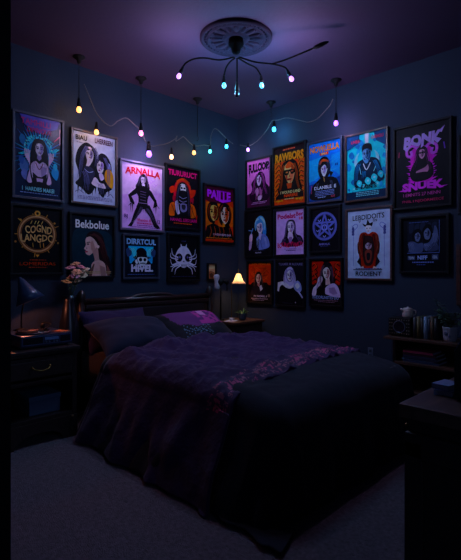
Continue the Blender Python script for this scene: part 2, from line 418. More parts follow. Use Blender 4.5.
def art_two_women(a):
    a.bg('#a9b0e2')
    a.blob('#15151f', [(.12, .55), (.06, .42), (.12, .25), (.28, .14), (.42, .16), (.54, .24), (.56, .4), (.62, .52), (.5, .78), (.36, .88), (.2, .8), (.06, .74), (.14, .66)])
    a.blob('#1a1826', [(.56, .34), (.66, .25), (.8, .28), (.9, .4), (.92, .55), (.94, .74), (.78, .82), (.7, .9), (.58, .8), (.56, .56)])
    for i in range(10):
        u = .1 + i * .08; a.poly('#15151f', [(u, .7), (u + .06, .7), (u + .01 + .02 * random.random(), .86 + .06 * random.random())])
    a.blob('#c3b4d6', [(.32, .2), (.42, .2), (.47, .3), (.44, .4), (.37, .43), (.31, .36), (.29, .27)])
    a.poly('#efe6f4', [(.33, .3), (.38, .3), (.39, .36), (.34, .36)])
    a.ell('#0f0d14', .335, .285, .03); a.ell('#0f0d14', .42, .285, .03); a.ell('#7a3350', .375, .375, .032, .012)
    a.line('#0f0d14', [(.3, .215), (.4, .25), (.47, .23)], .05)
    a.blob('#c9badb', [(.38, .34), (.45, .3), (.45, .36), (.39, .42), (.33, .5), (.3, .46)])
    a.blob('#d6bfdc', [(.58, .38), (.67, .36), (.72, .44), (.68, .53), (.6, .55), (.55, .47)])
    a.ell('#0f0d14', .6, .43, .028); a.line('#0f0d14', [(.64, .42), (.69, .42)], .02); a.ell('#7a3350', .61, .505, .03, .012)
    a.poly('#1a1826', [(.52, .36), (.7, .3), (.78, .44), (.73, .58), (.7, .44), (.62, .36), (.55, .42)])
    a.poly('#8a8fc8', [(.82, .37), (.88, .4), (.88, .47), (.8, .46)])
    a.blob('#e08a3a', [(.76, .5), (.86, .47), (.95, .56), (.94, .74), (.84, .72), (.74, .62)])
    a.blob('#c9b6da', [(.42, .7), (.5, .62), (.6, .66), (.72, .7), (.76, .76), (.62, .76), (.48, .74)])
    a.blob('#2a2a44', [(.25, .5), (.4, .48), (.5, .56), (.4, .72), (.24, .7)]); a.curve('#8a8fc0', [(.26, .52), (.36, .56), (.46, .54)], .012)
    a.blob('#0f0f18', [(.54, .56), (.7, .56), (.74, .68), (.6, .68)]); a.blob('#b8a6cf', [(.6, .56), (.68, .55), (.72, .62), (.64, .65)])
    a.text('#22222e', 'BIAU', .06, .05, .32, .12, .03); a.text('#4a3440', 'LHERREEN', .5, .045, .93, .12, .03)
    a.fine('#4a4a74', .08, .22, .15, .008, 2)
    a.curve('#3a3a60', [(.05, .86), (.14, .83), (.24, .87)], .012); a.curve('#3a3a60', [(.8, .88), (.88, .84), (.95, .89)], .012)
    for y in (.905, .925, .945): a.fine('#4a4a78', .1, .92, y, .008, 3)
    a.feat(.385, .305, .105, '#cfc2de', '#6a6088', turn=-.12); a.feat(.635, .445, .1, '#d9c4e0', '#8a70a8', turn=-.15)
    a.strands('#4a4a6c', [[(.3, .2), (.2, .34), (.16, .5), (.12, .66)], [(.46, .2), (.54, .32), (.52, .46)], [(.72, .32), (.8, .44), (.82, .6), (.8, .76)]], .014, 5, .035)
    a.strands('#5a5a80', [[(.24, .56), (.3, .66), (.28, .82)], [(.6, .7), (.64, .78), (.62, .86)]], .012, 4, .05)
    a.curve('#c9badb', [(.4, .4), (.35, .46), (.31, .46), (.33, .37)], .035)

def art_gold_ring(a):
    a.bg('#0b0d14')
    a.ring('#b08660', .5, .4, .36, .034, 48); a.ring('#8a5a30', .5, .4, .395, .014, 48); a.ring('#7a4e2c', .5, .4, .325, .01, 48)
    for i in range(9):
        g = 2 * math.pi * i / 9 + .3; a.line('#a87840', [(.5 + .4 * math.cos(g), .4 + .4 * a.asp * math.sin(g)), (.5 + (.43 + .03 * (i % 3)) * math.cos(g), .4 + (.43 + .03 * (i % 3)) * a.asp * math.sin(g))], .014)
    a.ell('#c08a4a', .5, .085, .06); a.ell('#0b0d14', .5, .085, .03); a.poly('#c08a4a', [(.46, .72), (.54, .72), (.5, .76)])
    for u, v in ((.06, .53), (.94, .53), (.16, .2), (.86, .22)): a.ell('#9a6c3c', u, v, .022)
    a.text('#cc9c68', 'COGND', .25, .27, .8, .385, .02, lambda u, v: (u, v + .12 * math.sin(u * 9)))
    a.text('#cc9c68', 'LANGDC', .16, .41, .82, .52, .02, lambda u, v: (u, v * (1 + .15 * math.sin(u * 14))))
    for u in (.36, .44, .5, .58): a.line('#d0a060', [(u, .25), (u + .03, .2)], .012)
    for u in (.55, .62, .4): a.line('#c08a4a', [(u, .54), (u + .01, .61)], .012)
    a.fine('#8a3a28', .34, .68, .795, .014, 5)
    a.text('#a03c2a', 'LOMERIDAS', .14, .835, .88, .885, .0); a.fine('#8a3a28', .32, .7, .91, .012, 6)
def art_profile(a):
    a.bg('#0e1a26')
    a.blob('#14303c', [(.05, .3), (.4, .22), (.95, .3), (.98, .7), (.6, .95), (.1, .9)])
    a.blob('#2a1518', [(.34, .36), (.44, .27), (.6, .26), (.74, .33), (.8, .48), (.84, .62), (.92, .72), (.9, .9), (.74, .96), (.62, .8), (.55, .62), (.4, .5)])
    a.blob('#c09890', [(.37, .36), (.5, .34), (.62, .44), (.6, .58), (.5, .62), (.42, .66), (.34, .63), (.34, .58), (.3, .55), (.34, .49), (.33, .42)])
    a.poly('#94706a', [(.5, .6), (.62, .5), (.66, .72), (.74, .8), (.52, .86), (.55, .72)])
    a.blob('#b08c84', [(.5, .78), (.66, .74), (.8, .8), (.84, .96), (.86, 1.0), (.44, 1.0), (.46, .88)])
    a.poly('#5a3a34', [(.44, .9), (.52, .8), (.55, .8), (.48, 1.0), (.4, 1.0)]); a.poly('#6a3f38', [(.84, .8), (.92, .9), (.92, 1.0), (.86, 1.0)])
    a.blob('#2a1518', [(.37, .36), (.5, .28), (.66, .32), (.76, .46), (.7, .62), (.64, .5), (.55, .4), (.45, .35)])
    a.ell('#d0a098', .63, .51, .035); a.line('#3a2024', [(.36, .45), (.44, .44)], .018); a.ell('#241418', .39, .475, .026, .012)
    a.ell('#a04450', .355, .6, .035, .014)
    a.text('#e6d8c4', 'Bekbolue', .1, .08, .9, .215, .02)
    a.line('#a08a60', [(.12, .955), (.95, .955)], .014); a.fine('#a08a60', .1, .95, .925, .012, 8)
    a.strands('#4a2626', [[(.45, .32), (.6, .34), (.7, .46), (.74, .62), (.84, .8)], [(.5, .3), (.66, .36), (.78, .52), (.84, .7)]], .014, 5, .03)
    a.poly('#a07870', [(.44, .44), (.5, .42), (.56, .54), (.5, .6), (.46, .56)]); a.line('#3a2024', [(.345, .535), (.36, .55)], .016); a.poly('#8a6660', [(.66, .82), (.8, .86), (.82, 1.0), (.7, 1.0)])

def art_stance(a):
    a.bg('#d3a8e2')
    a.poly('#c394dc', [(0, .5), (1, .4), (1, 1), (0, 1)])
    for i in range(14):
        u = .1 + .8 * random.random(); v = .2 + .4 * random.random(); a.curve('#b07cc8', [(u, v), (u + .06, v + .03), (u + .1, v - .01)], .008)
    K = '#17131c'
    a.text('#d0263c', 'ARNALLA', .08, .06, .95, .165, .035, lambda u, v: (u, v + .25 * (2 * u - 1) ** 2 - .05))
    for u in (.2, .45, .6, .8): a.line('#d0263c', [(u, .16), (u + .02, .21)], .02, .004)
    a.blob(K, [(.5, .15), (.42, .2), (.38, .28), (.33, .36), (.42, .4), (.5, .36), (.6, .38), (.68, .36), (.64, .27), (.6, .19), (.55, .15)])
    a.blob('#c9b2d0', [(.47, .2), (.55, .2), (.57, .25), (.53, .3), (.48, .29), (.46, .25)]); a.ell(K, .49, .24, .018); a.ell(K, .55, .24, .018); a.line(K, [(.49, .275), (.54, .275)], .014)
    a.poly('#c9b2d0', [(.48, .3), (.56, .3), (.54, .37), (.5, .37)])
    a.blob(K, [(.4, .34), (.6, .34), (.7, .42), (.64, .5), (.62, .6), (.66, .68), (.36, .68), (.4, .58), (.38, .48), (.3, .42)])
    a.poly(K, [(.4, .35), (.3, .4), (.15, .5), (.19, .53), (.34, .47)]); a.poly(K, [(.15, .5), (.2, .6), (.3, .64), (.3, .6), (.22, .5)])
    a.poly(K, [(.62, .35), (.72, .4), (.84, .53), (.79, .56), (.66, .46)]); a.poly(K, [(.84, .52), (.88, .62), (.76, .66), (.78, .6), (.8, .53)])
    a.poly(K, [(.4, .6), (.56, .62), (.46, .74), (.3, .88), (.24, .97), (.14, .97), (.22, .9), (.3, .74)])
    a.poly(K, [(.5, .62), (.67, .62), (.78, .76), (.86, .9), (.95, .97), (.86, .985), (.78, .95), (.68, .8), (.58, .72)])
    for u in (.5, .55, .62, .24, .2, .82): a.poly(K, [(u, .62), (u + .03, .62), (u + .01, .76)])
    for v in (.42, .46, .5, .55): a.line('#5a4a66', [(.44, v), (.58, v + .01)], .012)
    a.line('#7a6a86', [(.4, .6), (.64, .6)], .014)
    a.text('#4a2a5e', 'BJ', .06, .79, .14, .86, .02); a.text('#4a2a5e', '12', .86, .84, .94, .9, .02)
    a.text('#b03066', 'Vhantna di', .36, .84, .7, .885, .02); a.fine('#b03066', .36, .74, .905, .016, 9); a.fine('#6a3a80', .36, .74, .94, .012, 10); a.fine('#6a3a80', .2, .85, .97, .008, 11)
    a.strands('#4c4058', [[(.47, .17), (.41, .25), (.38, .35)], [(.56, .17), (.61, .26), (.64, .35)]], .012, 4, .02); a.strands('#4c4058', [[(.46, .66), (.36, .8), (.24, .93)], [(.6, .68), (.72, .8), (.84, .93)]], .012, 3, .025)
    a.feat(.515, .245, .062, '#d8c4de', '#8a7898')
    for q in (-1, 1): a.line('#17131c', [(.53 + q * .3, .6), (.53 + q * .38, .66)], .012)

def art_red_priestess(a):
    a.bg('#160f1a')
    a.blob('#b0263a', [(.5, .2), (.7, .25), (.76, .4), (.7, .62), (.3, .62), (.22, .42), (.3, .25)])
    a.blob('#e0442a', [(.1, .36), (.22, .32), (.26, .4), (.14, .44)]); a.blob('#e0442a', [(.72, .36), (.9, .34), (.86, .44), (.74, .48)])
    a.blob('#f0602a', [(.12, .62), (.26, .6), (.3, .78), (.12, .82), (.08, .76)]); a.blob('#f0602a', [(.7, .58), (.86, .62), (.92, .78), (.76, .82), (.66, .7)])
    a.blob('#8a1c30', [(.2, .48), (.3, .5), (.28, .58), (.2, .56)]); a.blob('#8a1c30', [(.74, .5), (.84, .48), (.82, .58)])
    a.poly('#c23a2a', [(.9, .8), (.96, .76), (.94, .9)])
    a.blob('#0f0c14', [(.5, .23), (.64, .28), (.72, .45), (.74, .72), (.7, .88), (.28, .88), (.26, .7), (.3, .42), (.37, .28)])
    a.blob('#cfc3dc', [(.44, .27), (.56, .27), (.6, .33), (.57, .41), (.51, .45), (.45, .41), (.42, .33)])
    a.ell('#0f0c14', .46, .335, .035, .016); a.ell('#0f0c14', .55, .335, .035, .016); a.blob('#1a1420', [(.43, .38), (.59, .38), (.56, .46), (.46, .46)])
    for v in (.48, .54, .6): a.curve('#7a6e8e', [(.38, v), (.5, v + .03), (.62, v)], .014)
    a.blob('#6a6282', [(.44, .6), (.6, .6), (.62, .7), (.5, .74), (.42, .7)]); a.blob('#2a2434', [(.46, .62), (.58, .62), (.56, .69), (.48, .69)])
    a.blob('#b7a8c8', [(.27, .58), (.34, .56), (.37, .68), (.4, .76), (.33, .78), (.28, .7)])
    a.text('#b02868', 'TIURURUCT', .06, .05, .94, .145, .03)
    a.text('#c02a6e', 'HANNEL LEES LIARK', .12, .845, .95, .9, .015); a.fine('#e05a3a', .22, .78, .925, .014, 12)
    a.strands('#3c3448', [[(.42, .28), (.34, .42), (.32, .6), (.33, .8)], [(.58, .28), (.66, .42), (.68, .6), (.67, .8)]], .014, 4, .02)
    a.strands('#e8502e', [[(.3, .24), (.5, .18), (.7, .24)]], .02, 3, .0); a.curve('#e8502e', [(.28, .4), (.32, .27), (.5, .2), (.68, .27), (.74, .4)], .03)
    a.line('#160f1a', [(.14, .62), (.28, .8)], .014); a.line('#160f1a', [(.72, .6), (.86, .8)], .014); a.line('#160f1a', [(.8, .62), (.76, .8)], .012)

def art_orange_pair(a):
    a.bg('#c23f22')
    a.poly('#e2602a', [(0, .3), (.5, .25), (1, .34), (1, .7), (0, .75)])
    a.poly('#501428', [(0, 0), (1, 0), (1, .22), (.6, .3), (.2, .3), (0, .25)])
    K = '#140d10'
    a.blob(K, [(.08, .42), (.16, .3), (.32, .28), (.44, .32), (.48, .5), (.4, .64), (.22, .66), (.1, .58)])
    a.blob('#e0915a', [(.22, .38), (.36, .36), (.42, .46), (.38, .58), (.28, .62), (.2, .52)]); a.poly('#8a3a20', [(.34, .37), (.42, .46), (.38, .58), (.33, .58)])
    a.ell(K, .26, .45, .03, .012); a.ell(K, .36, .45, .028, .012); a.ell('#8a2418', .3, .55, .035, .012)
    a.blob(K, [(.46, .44), (.54, .3), (.7, .27), (.86, .32), (.93, .48), (.88, .64), (.72, .7), (.56, .68), (.48, .58)])
    a.blob('#eeb0a0', [(.58, .4), (.72, .38), (.82, .46), (.8, .58), (.7, .66), (.6, .6), (.55, .5)]); a.poly('#e8903a', [(.66, .38), (.8, .36), (.84, .44), (.74, .42)])
    a.ell(K, .63, .47, .035, .013); a.ell(K, .76, .49, .03, .013); a.ell('#b0303a', .68, .585, .04, .014)
    a.poly('#b8401e', [(.34, .62), (.44, .6), (.46, .76), (.36, .74)]); a.poly('#e07a40', [(.62, .64), (.7, .66), (.68, .76), (.6, .72)])
    a.poly(K, [(0, .88), (.08, .72), (.3, .66), (.5, .72), (.66, .72), (.84, .66), (.96, .8), (1, .92), (1, .96), (0, .96)])
    for u in (.16, .3, .46, .6, .82): a.curve('#c05028', [(u, .92), (u + .06, .82), (u + .02, .72)], .012)
    a.text('#b04cd0', 'PAILLE', .08, .055, .9, .265, .05, lambda u, v: (u, v * (1 - .3 * abs(2 * u - 1.3)) + .05))
    a.fine('#9a3aa8', .4, .85, .06, .02, 13)
    a.text('#d0a0b8', 'I WENNERS BAR', .28, .845, .92, .885, .015); a.fine('#d0703a', .05, .95, .925, .012, 14); a.line('#c23f22', [(0, .97), (1, .97)], .05)
    a.feat(.3, .475, .2, '#e8985e', '#6a2818', turn=-.1); a.feat(.69, .5, .22, '#f0b4a4', '#a0402a', turn=-.12)
    a.strands('#6a2a1c', [[(.16, .34), (.12, .46), (.16, .6)], [(.44, .34), (.47, .5), (.42, .6)], [(.6, .31), (.5, .42), (.5, .58)], [(.82, .34), (.9, .48), (.86, .62)]], .016, 3, .02)
    a.curve('#140d10', [(.56, .44), (.62, .34), (.72, .34), (.8, .42)], .05)

def art_hat_skull(a):
    a.bg('#0d1826')
    a.poly('#2f8ec4', [(.12, .24), (.88, .24), (.84, .66), (.16, .66)]); a.poly('#48b8e2', [(.14, .26), (.36, .26), (.42, .46), (.3, .56)]); a.poly('#48b8e2', [(.64, .26), (.86, .26), (.8, .48), (.68, .46)])
    a.blob('#2a3a5a', [(.06, .32), (.18, .3), (.22, .44), (.1, .5)]); a.blob('#2a3a5a', [(.82, .3), (.94, .34), (.9, .5), (.8, .44)])
    a.blob('#0c0f18', [(.34, .46), (.36, .34), (.46, .28), (.58, .29), (.66, .38), (.68, .48), (.8, .52), (.66, .56), (.36, .56), (.26, .52)])
    a.blob('#10141e', [(.24, .7), (.34, .56), (.66, .56), (.78, .7)]); a.blob('#d4dcf0', [(.4, .52), (.66, .52), (.68, .62), (.6, .7), (.5, .72), (.42, .64)])
    a.ell('#0c0f18', .48, .57, .05); a.ell('#0c0f18', .61, .57, .045); a.line('#0c0f18', [(.46, .66), (.63, .66)], .02)
    for u in (.49, .53, .57, .61): a.line('#0c0f18', [(u, .63), (u, .69)], .01)
    a.curve('#c0cce6', [(.28, .74), (.5, .8), (.76, .7)], .03)
    a.text('#8fa6d8', 'DIRRTCUL', .07, .06, .95, .2, .035); a.text('#c0b8ee', 'HIVEL', .2, .69, .86, .87, .05)
    a.fine('#4a5a86', .1, .9, .925, .014, 15)
    a.strands('#8fd8f4', [[(.2, .3), (.3, .4), (.28, .54)], [(.8, .3), (.72, .42), (.74, .54)]], .012, 3, .05); a.poly('#c0cce6', [(.3, .6), (.36, .56), (.4, .66), (.34, .68)])

def art_spider_skull(a):
    a.bg('#0a0b12'); W = '#c2b8e6'
    a.blob(W, [(.5, .24), (.64, .28), (.76, .42), (.78, .56), (.66, .64), (.6, .7), (.5, .73), (.4, .7), (.34, .64), (.22, .56), (.24, .42), (.36, .28)])
    for q in (-1, 1):
        a.ell('#0a0b12', .5 + q * .15, .5, .11); a.ell('#5a5480', .5 + q * .13, .49, .03)
        a.poly(W, [(.5 + q * .04, .26), (.5 + q * .1, .28), (.5 + q * .1, .18)])
        for k, (u, v, x, y, e, f) in enumerate(((.26, .5, .36, .44, .4, .3), (.27, .54, .42, .5, .42, .4), (.26, .6, .38, .66, .44, .54), (.2, .66, .34, .72, .4, .82), (.16, .68, .26, .76, .3, .88), (.24, .63, .4, .7, .44, .7))):
            a.curve(W, [(.5 + q * u * .7, v), (.5 + q * x, y), (.5 + q * e, f)], .034, .012)
    a.poly('#0a0b12', [(.47, .6), (.53, .6), (.5, .56)])
    for u in (.42, .46, .5, .54, .58): a.line('#0a0b12', [(u, .65), (u, .7)], .016)
    a.fine('#4a466a', .42, .58, .12, .012, 16); a.fine('#3a3858', .1, .9, .92, .01, 17)
def art_small_view(a):
    a.bg('#b88a66'); a.poly('#7a4a34', [(0, .55), (.4, .45), (1, .6), (1, 1), (0, 1)]); a.poly('#d8b088', [(0, 0), (1, 0), (1, .3), (0, .35)]); a.poly('#4a2c22', [(.2, .7), (.5, .6), (.8, .75), (.7, .95), (.3, .95)])
# --- right wall art
def art_pink_band(a):
    a.bg('#f272ac'); K = '#2a1028'
    a.poly('#4a1838', [(0, .72), (.3, .66), (1, .6), (1, 1), (0, 1)])
    a.text(K, 'FULLCIOIP', .06, .06, .95, .24, .075, lambda u, v: (u, v * (1.15 - .25 * u) + .05)); a.poly(K, [(.08, .2), (.14, .2), (.11, .38)]); a.poly(K, [(.9, .2), (.95, .18), (.93, .28)])
    a.blob(K, [(.4, .36), (.5, .27), (.64, .27), (.76, .36), (.82, .52), (.92, .6), (.96, .8), (.8, .9), (.4, .9), (.2, .88), (.1, .76), (.22, .62), (.18, .5), (.28, .42)])
    a.blob('#e0a4c4', [(.44, .36), (.56, .34), (.62, .42), (.58, .52), (.5, .56), (.43, .48)]); a.ell(K, .49, .42, .03, .014); a.ell(K, .57, .42, .025, .014); a.ell(K, .51, .5, .03, .01); a.line(K, [(.44, .36), (.62, .37)], .05)
    a.curve('#a05088', [(.3, .5), (.36, .6), (.3, .72)], .014); a.curve('#8a4078', [(.66, .44), (.72, .56), (.66, .68)], .014)
    a.blob('#b078a0', [(.36, .66), (.46, .6), (.52, .68), (.44, .78)]); a.blob('#8a4a78', [(.56, .62), (.66, .68), (.62, .78), (.54, .74)]); a.blob('#e0a8cc', [(.5, .78), (.64, .78), (.6, .86), (.48, .86)])
    a.fine('#e090c0', .26, .86, .9, .012, 18); a.fine('#e090c0', .2, .8, .93, .012, 19)
    a.feat(.52, .43, .12, '#eab4d2', '#8a4078', '#2a1028', '#6a1c40', turn=-.1)
    a.strands('#7a3468', [[(.46, .3), (.36, .42), (.3, .58), (.24, .74)], [(.64, .3), (.74, .44), (.78, .6), (.86, .76)]], .016, 5, .03); a.strands('#b06898', [[(.4, .66), (.44, .74), (.4, .86)], [(.58, .6), (.6, .7), (.66, .82)]], .014, 3, .03)

def art_orange_shades(a):
    a.bg('#e04c14'); K = '#190f10'
    for i in range(9):
        v = .2 + i * .08
        a.curve('#f86a14', [(.0, v + .1), (.12, v), (.2, v + .06), (.12, v + .12)], .05); a.curve('#f86a14', [(1, v + .08), (.88, v), (.8, v + .07), (.9, v + .12)], .05)
        a.curve('#5a1c10', [(.04, v + .08), (.16, v + .02), (.22, v + .1)], .03); a.curve('#5a1c10', [(.96, v + .05), (.86, v + .02), (.8, v + .1)], .03)
    a.rect('#2c1014', 0, 0, 1, .25); a.fine('#c05040', .3, .7, .04, .02, 20)
    a.blob(K, [(.24, .4), (.3, .28), (.5, .24), (.7, .27), (.8, .4), (.84, .6), (.9, .78), (.5, .86), (.14, .78), (.2, .6)])
    a.blob('#f0a070', [(.36, .34), (.5, .28), (.64, .33), (.68, .46), (.62, .6), (.52, .66), (.44, .6), (.36, .48)]); a.blob('#c8502a', [(.38, .34), (.5, .27), (.64, .33), (.6, .37), (.42, .38)])
    a.poly('#c86a50', [(.52, .46), (.67, .46), (.62, .6), (.53, .65)])
    a.blob('#140c0c', [(.34, .41), (.5, .405), (.7, .39), (.68, .47), (.58, .49), (.52, .44), (.48, .49), (.38, .5)]); a.ell('#c06a40', .43, .45, .04, .012); a.ell('#8a4030', .6, .44, .04, .012)
    a.ell('#8a1c20', .5, .575, .07, .02)
    a.poly('#a04020', [(.42, .64), (.6, .64), (.56, .76), (.48, .78)]); a.poly(K, [(.06, .86), (.3, .74), (.7, .72), (.96, .82), (.96, .9), (.06, .9)])
    a.text('#ff7c18', 'RAWBORS', .04, .105, .96, .245, .05, lambda u, v: (u, v * (1 + .2 * (2 * u - 1) ** 2)))
    a.text('#e8b880', 'I WOUND LAND', .22, .765, .86, .815, .02); a.text('#d04a18', 'NARERE', .34, .825, .78, .875, .03); a.fine('#e08a40', .06, .3, .92, .02, 21); a.fine('#e08a40', .72, .95, .91, .03, 22); a.fine('#e0a070', .36, .66, .9, .016, 23)
    a.poly('#9a3c24', [(.56, .31), (.66, .36), (.67, .42), (.58, .4)]); a.poly('#9a4030', [(.38, .5), (.46, .5), (.46, .6), (.42, .58)]); a.line('#190f10', [(.5, .49), (.53, .53), (.48, .54)], .016); a.line('#190f10', [(.42, .575), (.6, .575)], .014)
    a.strands('#7a3418', [[(.34, .32), (.27, .46), (.26, .62), (.2, .76)], [(.68, .32), (.75, .46), (.76, .62), (.84, .76)]], .018, 5, .03)

def art_blue_hood(a):
    a.bg('#1c6cc0'); K = '#10131c'
    a.poly('#3a94e0', [(0, .28), (.4, .25), (.3, .6), (0, .66)]); a.poly('#2c86d6', [(.7, .25), (1, .22), (1, .62), (.74, .5)]); a.poly('#12407e', [(0, .7), (1, .62), (1, 1), (0, 1)])
    for i in range(16): a.curve('#58aef0', [(random.random(), .25 + .4 * random.random()) for _ in range(2)], .006)
    a.blob(K, [(.3, .42), (.34, .3), (.46, .25), (.58, .27), (.66, .36), (.68, .5), (.6, .6), (.4, .62), (.32, .54)]); a.blob('#c0502e', [(.34, .34), (.46, .29), (.62, .33), (.62, .36), (.36, .38)])
    a.blob('#e8dcf0', [(.4, .4), (.5, .37), (.58, .41), (.58, .5), (.52, .58), (.46, .58), (.4, .5)]); a.blob(K, [(.38, .44), (.42, .34), (.6, .36), (.6, .46), (.5, .39)]); a.ell(K, .44, .455, .03, .012); a.ell(K, .55, .455, .03, .012); a.ell('#a05068', .49, .535, .03, .01)
    a.blob(K, [(.12, .74), (.3, .64), (.42, .6), (.6, .6), (.78, .62), (.92, .7), (.96, .96), (.08, .96)]); a.line('#a08a50', [(.48, .6), (.5, .68)], .016); a.poly(K, [(.62, .5), (.78, .54), (.7, .62)])
    a.text('#e87a3a', 'NOWLELLA', .04, .055, .96, .165, .04); a.rect('#c03a30', .36, .18, .62, .225); a.text('#e8b080', 'EMLE', .4, .187, .58, .218, .03)
    a.text('#c0c8ea', 'DLANBLE  E', .18, .745, .86, .8, .025)
    for y in (.825, .85, .875, .9): a.fine('#7a8ac8', .22, .8, y, .01, int(y * 100))
    a.text('#e05060', 'ILE', .72, .92, .84, .95, .02); a.fine('#8fa0d8', .3, .55, .93, .014, 24); a.fine('#14407a', .84, .93, .4, .04, 25); a.line('#c05068', [(.1, .72), (.1, .86)], .01)
    a.feat(.495, .475, .115, '#efe4f4', '#9a88b8', turn=-.08)
    a.strands('#3c4254', [[(.38, .32), (.34, .42), (.36, .54)], [(.62, .32), (.65, .44), (.63, .54)], [(.3, .7), (.26, .8), (.24, .92)], [(.72, .68), (.78, .8), (.8, .92)]], .014, 3, .03); a.curve('#10131c', [(.39, .46), (.42, .385), (.5, .37), (.58, .385), (.6, .46)], .04)

def art_cyan_man(a):
    a.bg('#3cc8f0')
    rnd = random.Random(5)
    for i in range(60):
        u, v = rnd.random(), .1 + .8 * rnd.random(); r = .03 + .06 * rnd.random()
        a.blob(rnd.choice(['#2484b4', '#54d0f0', '#38b8e4', '#1c6c9c', '#2c98c8']), [(u - r, v), (u, v - r * .7), (u + r, v + r * .2), (u + r * .2, v + r * .8)])
    a.poly('#123f66', [(0, 0), (.34, 0), (.3, .14), (0, .22)]); a.poly('#123f66', [(.7, 0), (1, 0), (1, .24), (.76, .14)])
    a.poly('#7fe0ff', [(.44, 0), (.6, 0), (.58, .2), (.48, .2)]); a.poly('#d8f8ff', [(.48, 0), (.57, 0), (.56, .15), (.49, .15)])  # pale ray: reflection of the violet bulb, painted into the print
    a.ell('#8fe8ff', .52, .42, .32, .18); a.ell('#3fc0e8', .52, .4, .24, .2)
    K = '#0e2c44'
    a.blob(K, [(.2, .56), (.28, .44), (.42, .39), (.66, .38), (.82, .44), (.9, .58), (.96, .72), (.8, .78), (.3, .82), (.2, .76)])
    a.blob('#5a8ab0', [(.42, .24), (.52, .19), (.62, .24), (.63, .34), (.57, .44), (.5, .46), (.43, .4), (.41, .32)]); a.poly('#28507a', [(.54, .2), (.63, .25), (.63, .35), (.56, .45), (.55, .33)])
    a.blob('#0c1626', [(.4, .28), (.42, .18), (.54, .155), (.64, .19), (.66, .3), (.6, .24), (.46, .24)])
    a.line('#0c1626', [(.43, .3), (.5, .3)], .03); a.line('#0c1626', [(.54, .3), (.61, .295)], .03); a.line('#0c1626', [(.46, .39), (.56, .39)], .03); a.line('#a0dcf4', [(.42, .34), (.48, .345)], .02)
    a.curve('#c0e8f4', [(.44, .46), (.52, .56), (.62, .46)], .022); a.line('#7ac0dc', [(.34, .5), (.38, .62)], .014); a.line('#7ac0dc', [(.7, .6), (.76, .52)], .016)
    for u, v, r in ((.34, .76, .07), (.56, .74, .08), (.72, .7, .08), (.88, .66, .07), (.2, .84, .06), (.46, .82, .06), (.8, .8, .06)):
        a.blob('#58d0f0', [(u - r, v), (u - r * .3, v - r * .8), (u + r * .9, v - r * .2), (u + r * .3, v + r * .8)]); a.ell('#a8f0ff', u, v - .01, r * .3)
    a.text('#b83a50', 'LNEB', .12, .075, .36, .125, .02); a.text('#b83a50', 'CHDHOLS', .64, .055, .95, .105, .02)
    a.rect('#0e2a48', 0, .88, 1, 1); a.text('#0d2238', 'E  EAIN S', .24, .79, .78, .85, .03)
    for y in (.895, .92, .945): a.fine('#7fc8e8', .26, .84, y, .01, int(y * 100) + 1)
    a.feat(.52, .325, .115, '#6c9cc0', '#1e4468', '#081420', '#2c4c70', turn=-.05); a.blob('#0c1626', [(.42, .27), (.43, .19), (.54, .16), (.63, .2), (.64, .28), (.58, .245), (.48, .245)])
    a.strands('#2c6c98', [[(.34, .46), (.28, .58), (.26, .72)], [(.74, .44), (.82, .56), (.86, .68)], [(.48, .58), (.46, .68)]], .014, 4, .04)

def art_purple_band(a):
    a.bg('#0d101a'); P1, P2 = '#a890ff', '#e058c8'
    for i in range(15):
        for q in (-1, 1):
            v = .36 + i * .022; u = .5 + q * (.22 + .08 * random.random()); a.poly('#d84ab8', [(.5 + q * .14, v), (u, v - .03 + .05 * random.random()), (.5 + q * .14, v + .045)])
    a.blob('#c040a8', [(.32, .3), (.5, .26), (.68, .3), (.7, .5), (.68, .68), (.32, .68), (.3, .48)])
    for q in (-1, 1): a.curve('#b868e8', [(.5 + q * .06, .3), (.5 + q * .16, .24), (.5 + q * .27, .28), (.5 + q * .26, .36), (.5 + q * .18, .36), (.5 + q * .2, .3)], .05)
    a.blob('#14101a', [(.5, .26), (.6, .3), (.62, .44), (.7, .5), (.72, .62), (.62, .68), (.38, .69), (.28, .6), (.34, .48), (.4, .42), (.41, .3)])
    a.blob('#b07a94', [(.46, .31), (.55, .31), (.56, .38), (.51, .42), (.46, .38)]); a.line('#14101a', [(.45, .35), (.57, .345)], .03); a.blob('#a06c86', [(.4, .57), (.56, .53), (.62, .5), (.62, .58), (.48, .61)]); a.blob('#14101a', [(.36, .6), (.5, .58), (.64, .6), (.6, .68), (.4, .68)])
    sp = lambda u, v: (u, v * (1 + .22 * math.sin(u * 23)) )
    a.text(P1, 'BONK', .16, .115, .86, .265, .06, lambda u, v: (u + .03 * (1 - v), v * (1 + .2 * math.sin(u * 17)) - .12 * u)); a.poly(P1, [(.8, .12), (.92, .06), (.86, .14)]); a.poly(P1, [(.16, .25), (.24, .25), (.22, .31)])
    a.text(P2, 'SNUEK', .14, .7, .9, .8, .06, lambda u, v: (u, v * (1 + .1 * math.sin(u * 9)) - .06 * u)); a.poly(P2, [(.06, .79), (.2, .775), (.2, .8)]); a.poly(P2, [(.8, .78), (.98, .775), (.82, .8)])
    a.line('#a03a50', [(.08, .29), (.07, .36)], .02); a.line('#6a4aa8', [(.9, .26), (.92, .34)], .02)
    a.text('#a04a80', 'I EMNITS 27 NENN', .16, .83, .84, .87, .01); a.text('#a03a56', 'FNIIL I NJOORMEECE', .14, .915, .9, .955, .01)
    a.feat(.505, .355, .075, '#b8849c', '#5a3a50', turn=-.05)
    a.strands('#4a2c48', [[(.44, .3), (.4, .42), (.36, .54)], [(.58, .3), (.62, .42), (.67, .56)]], .014, 3, .02); a.line('#0d101a', [(.44, .345), (.57, .34)], .02)

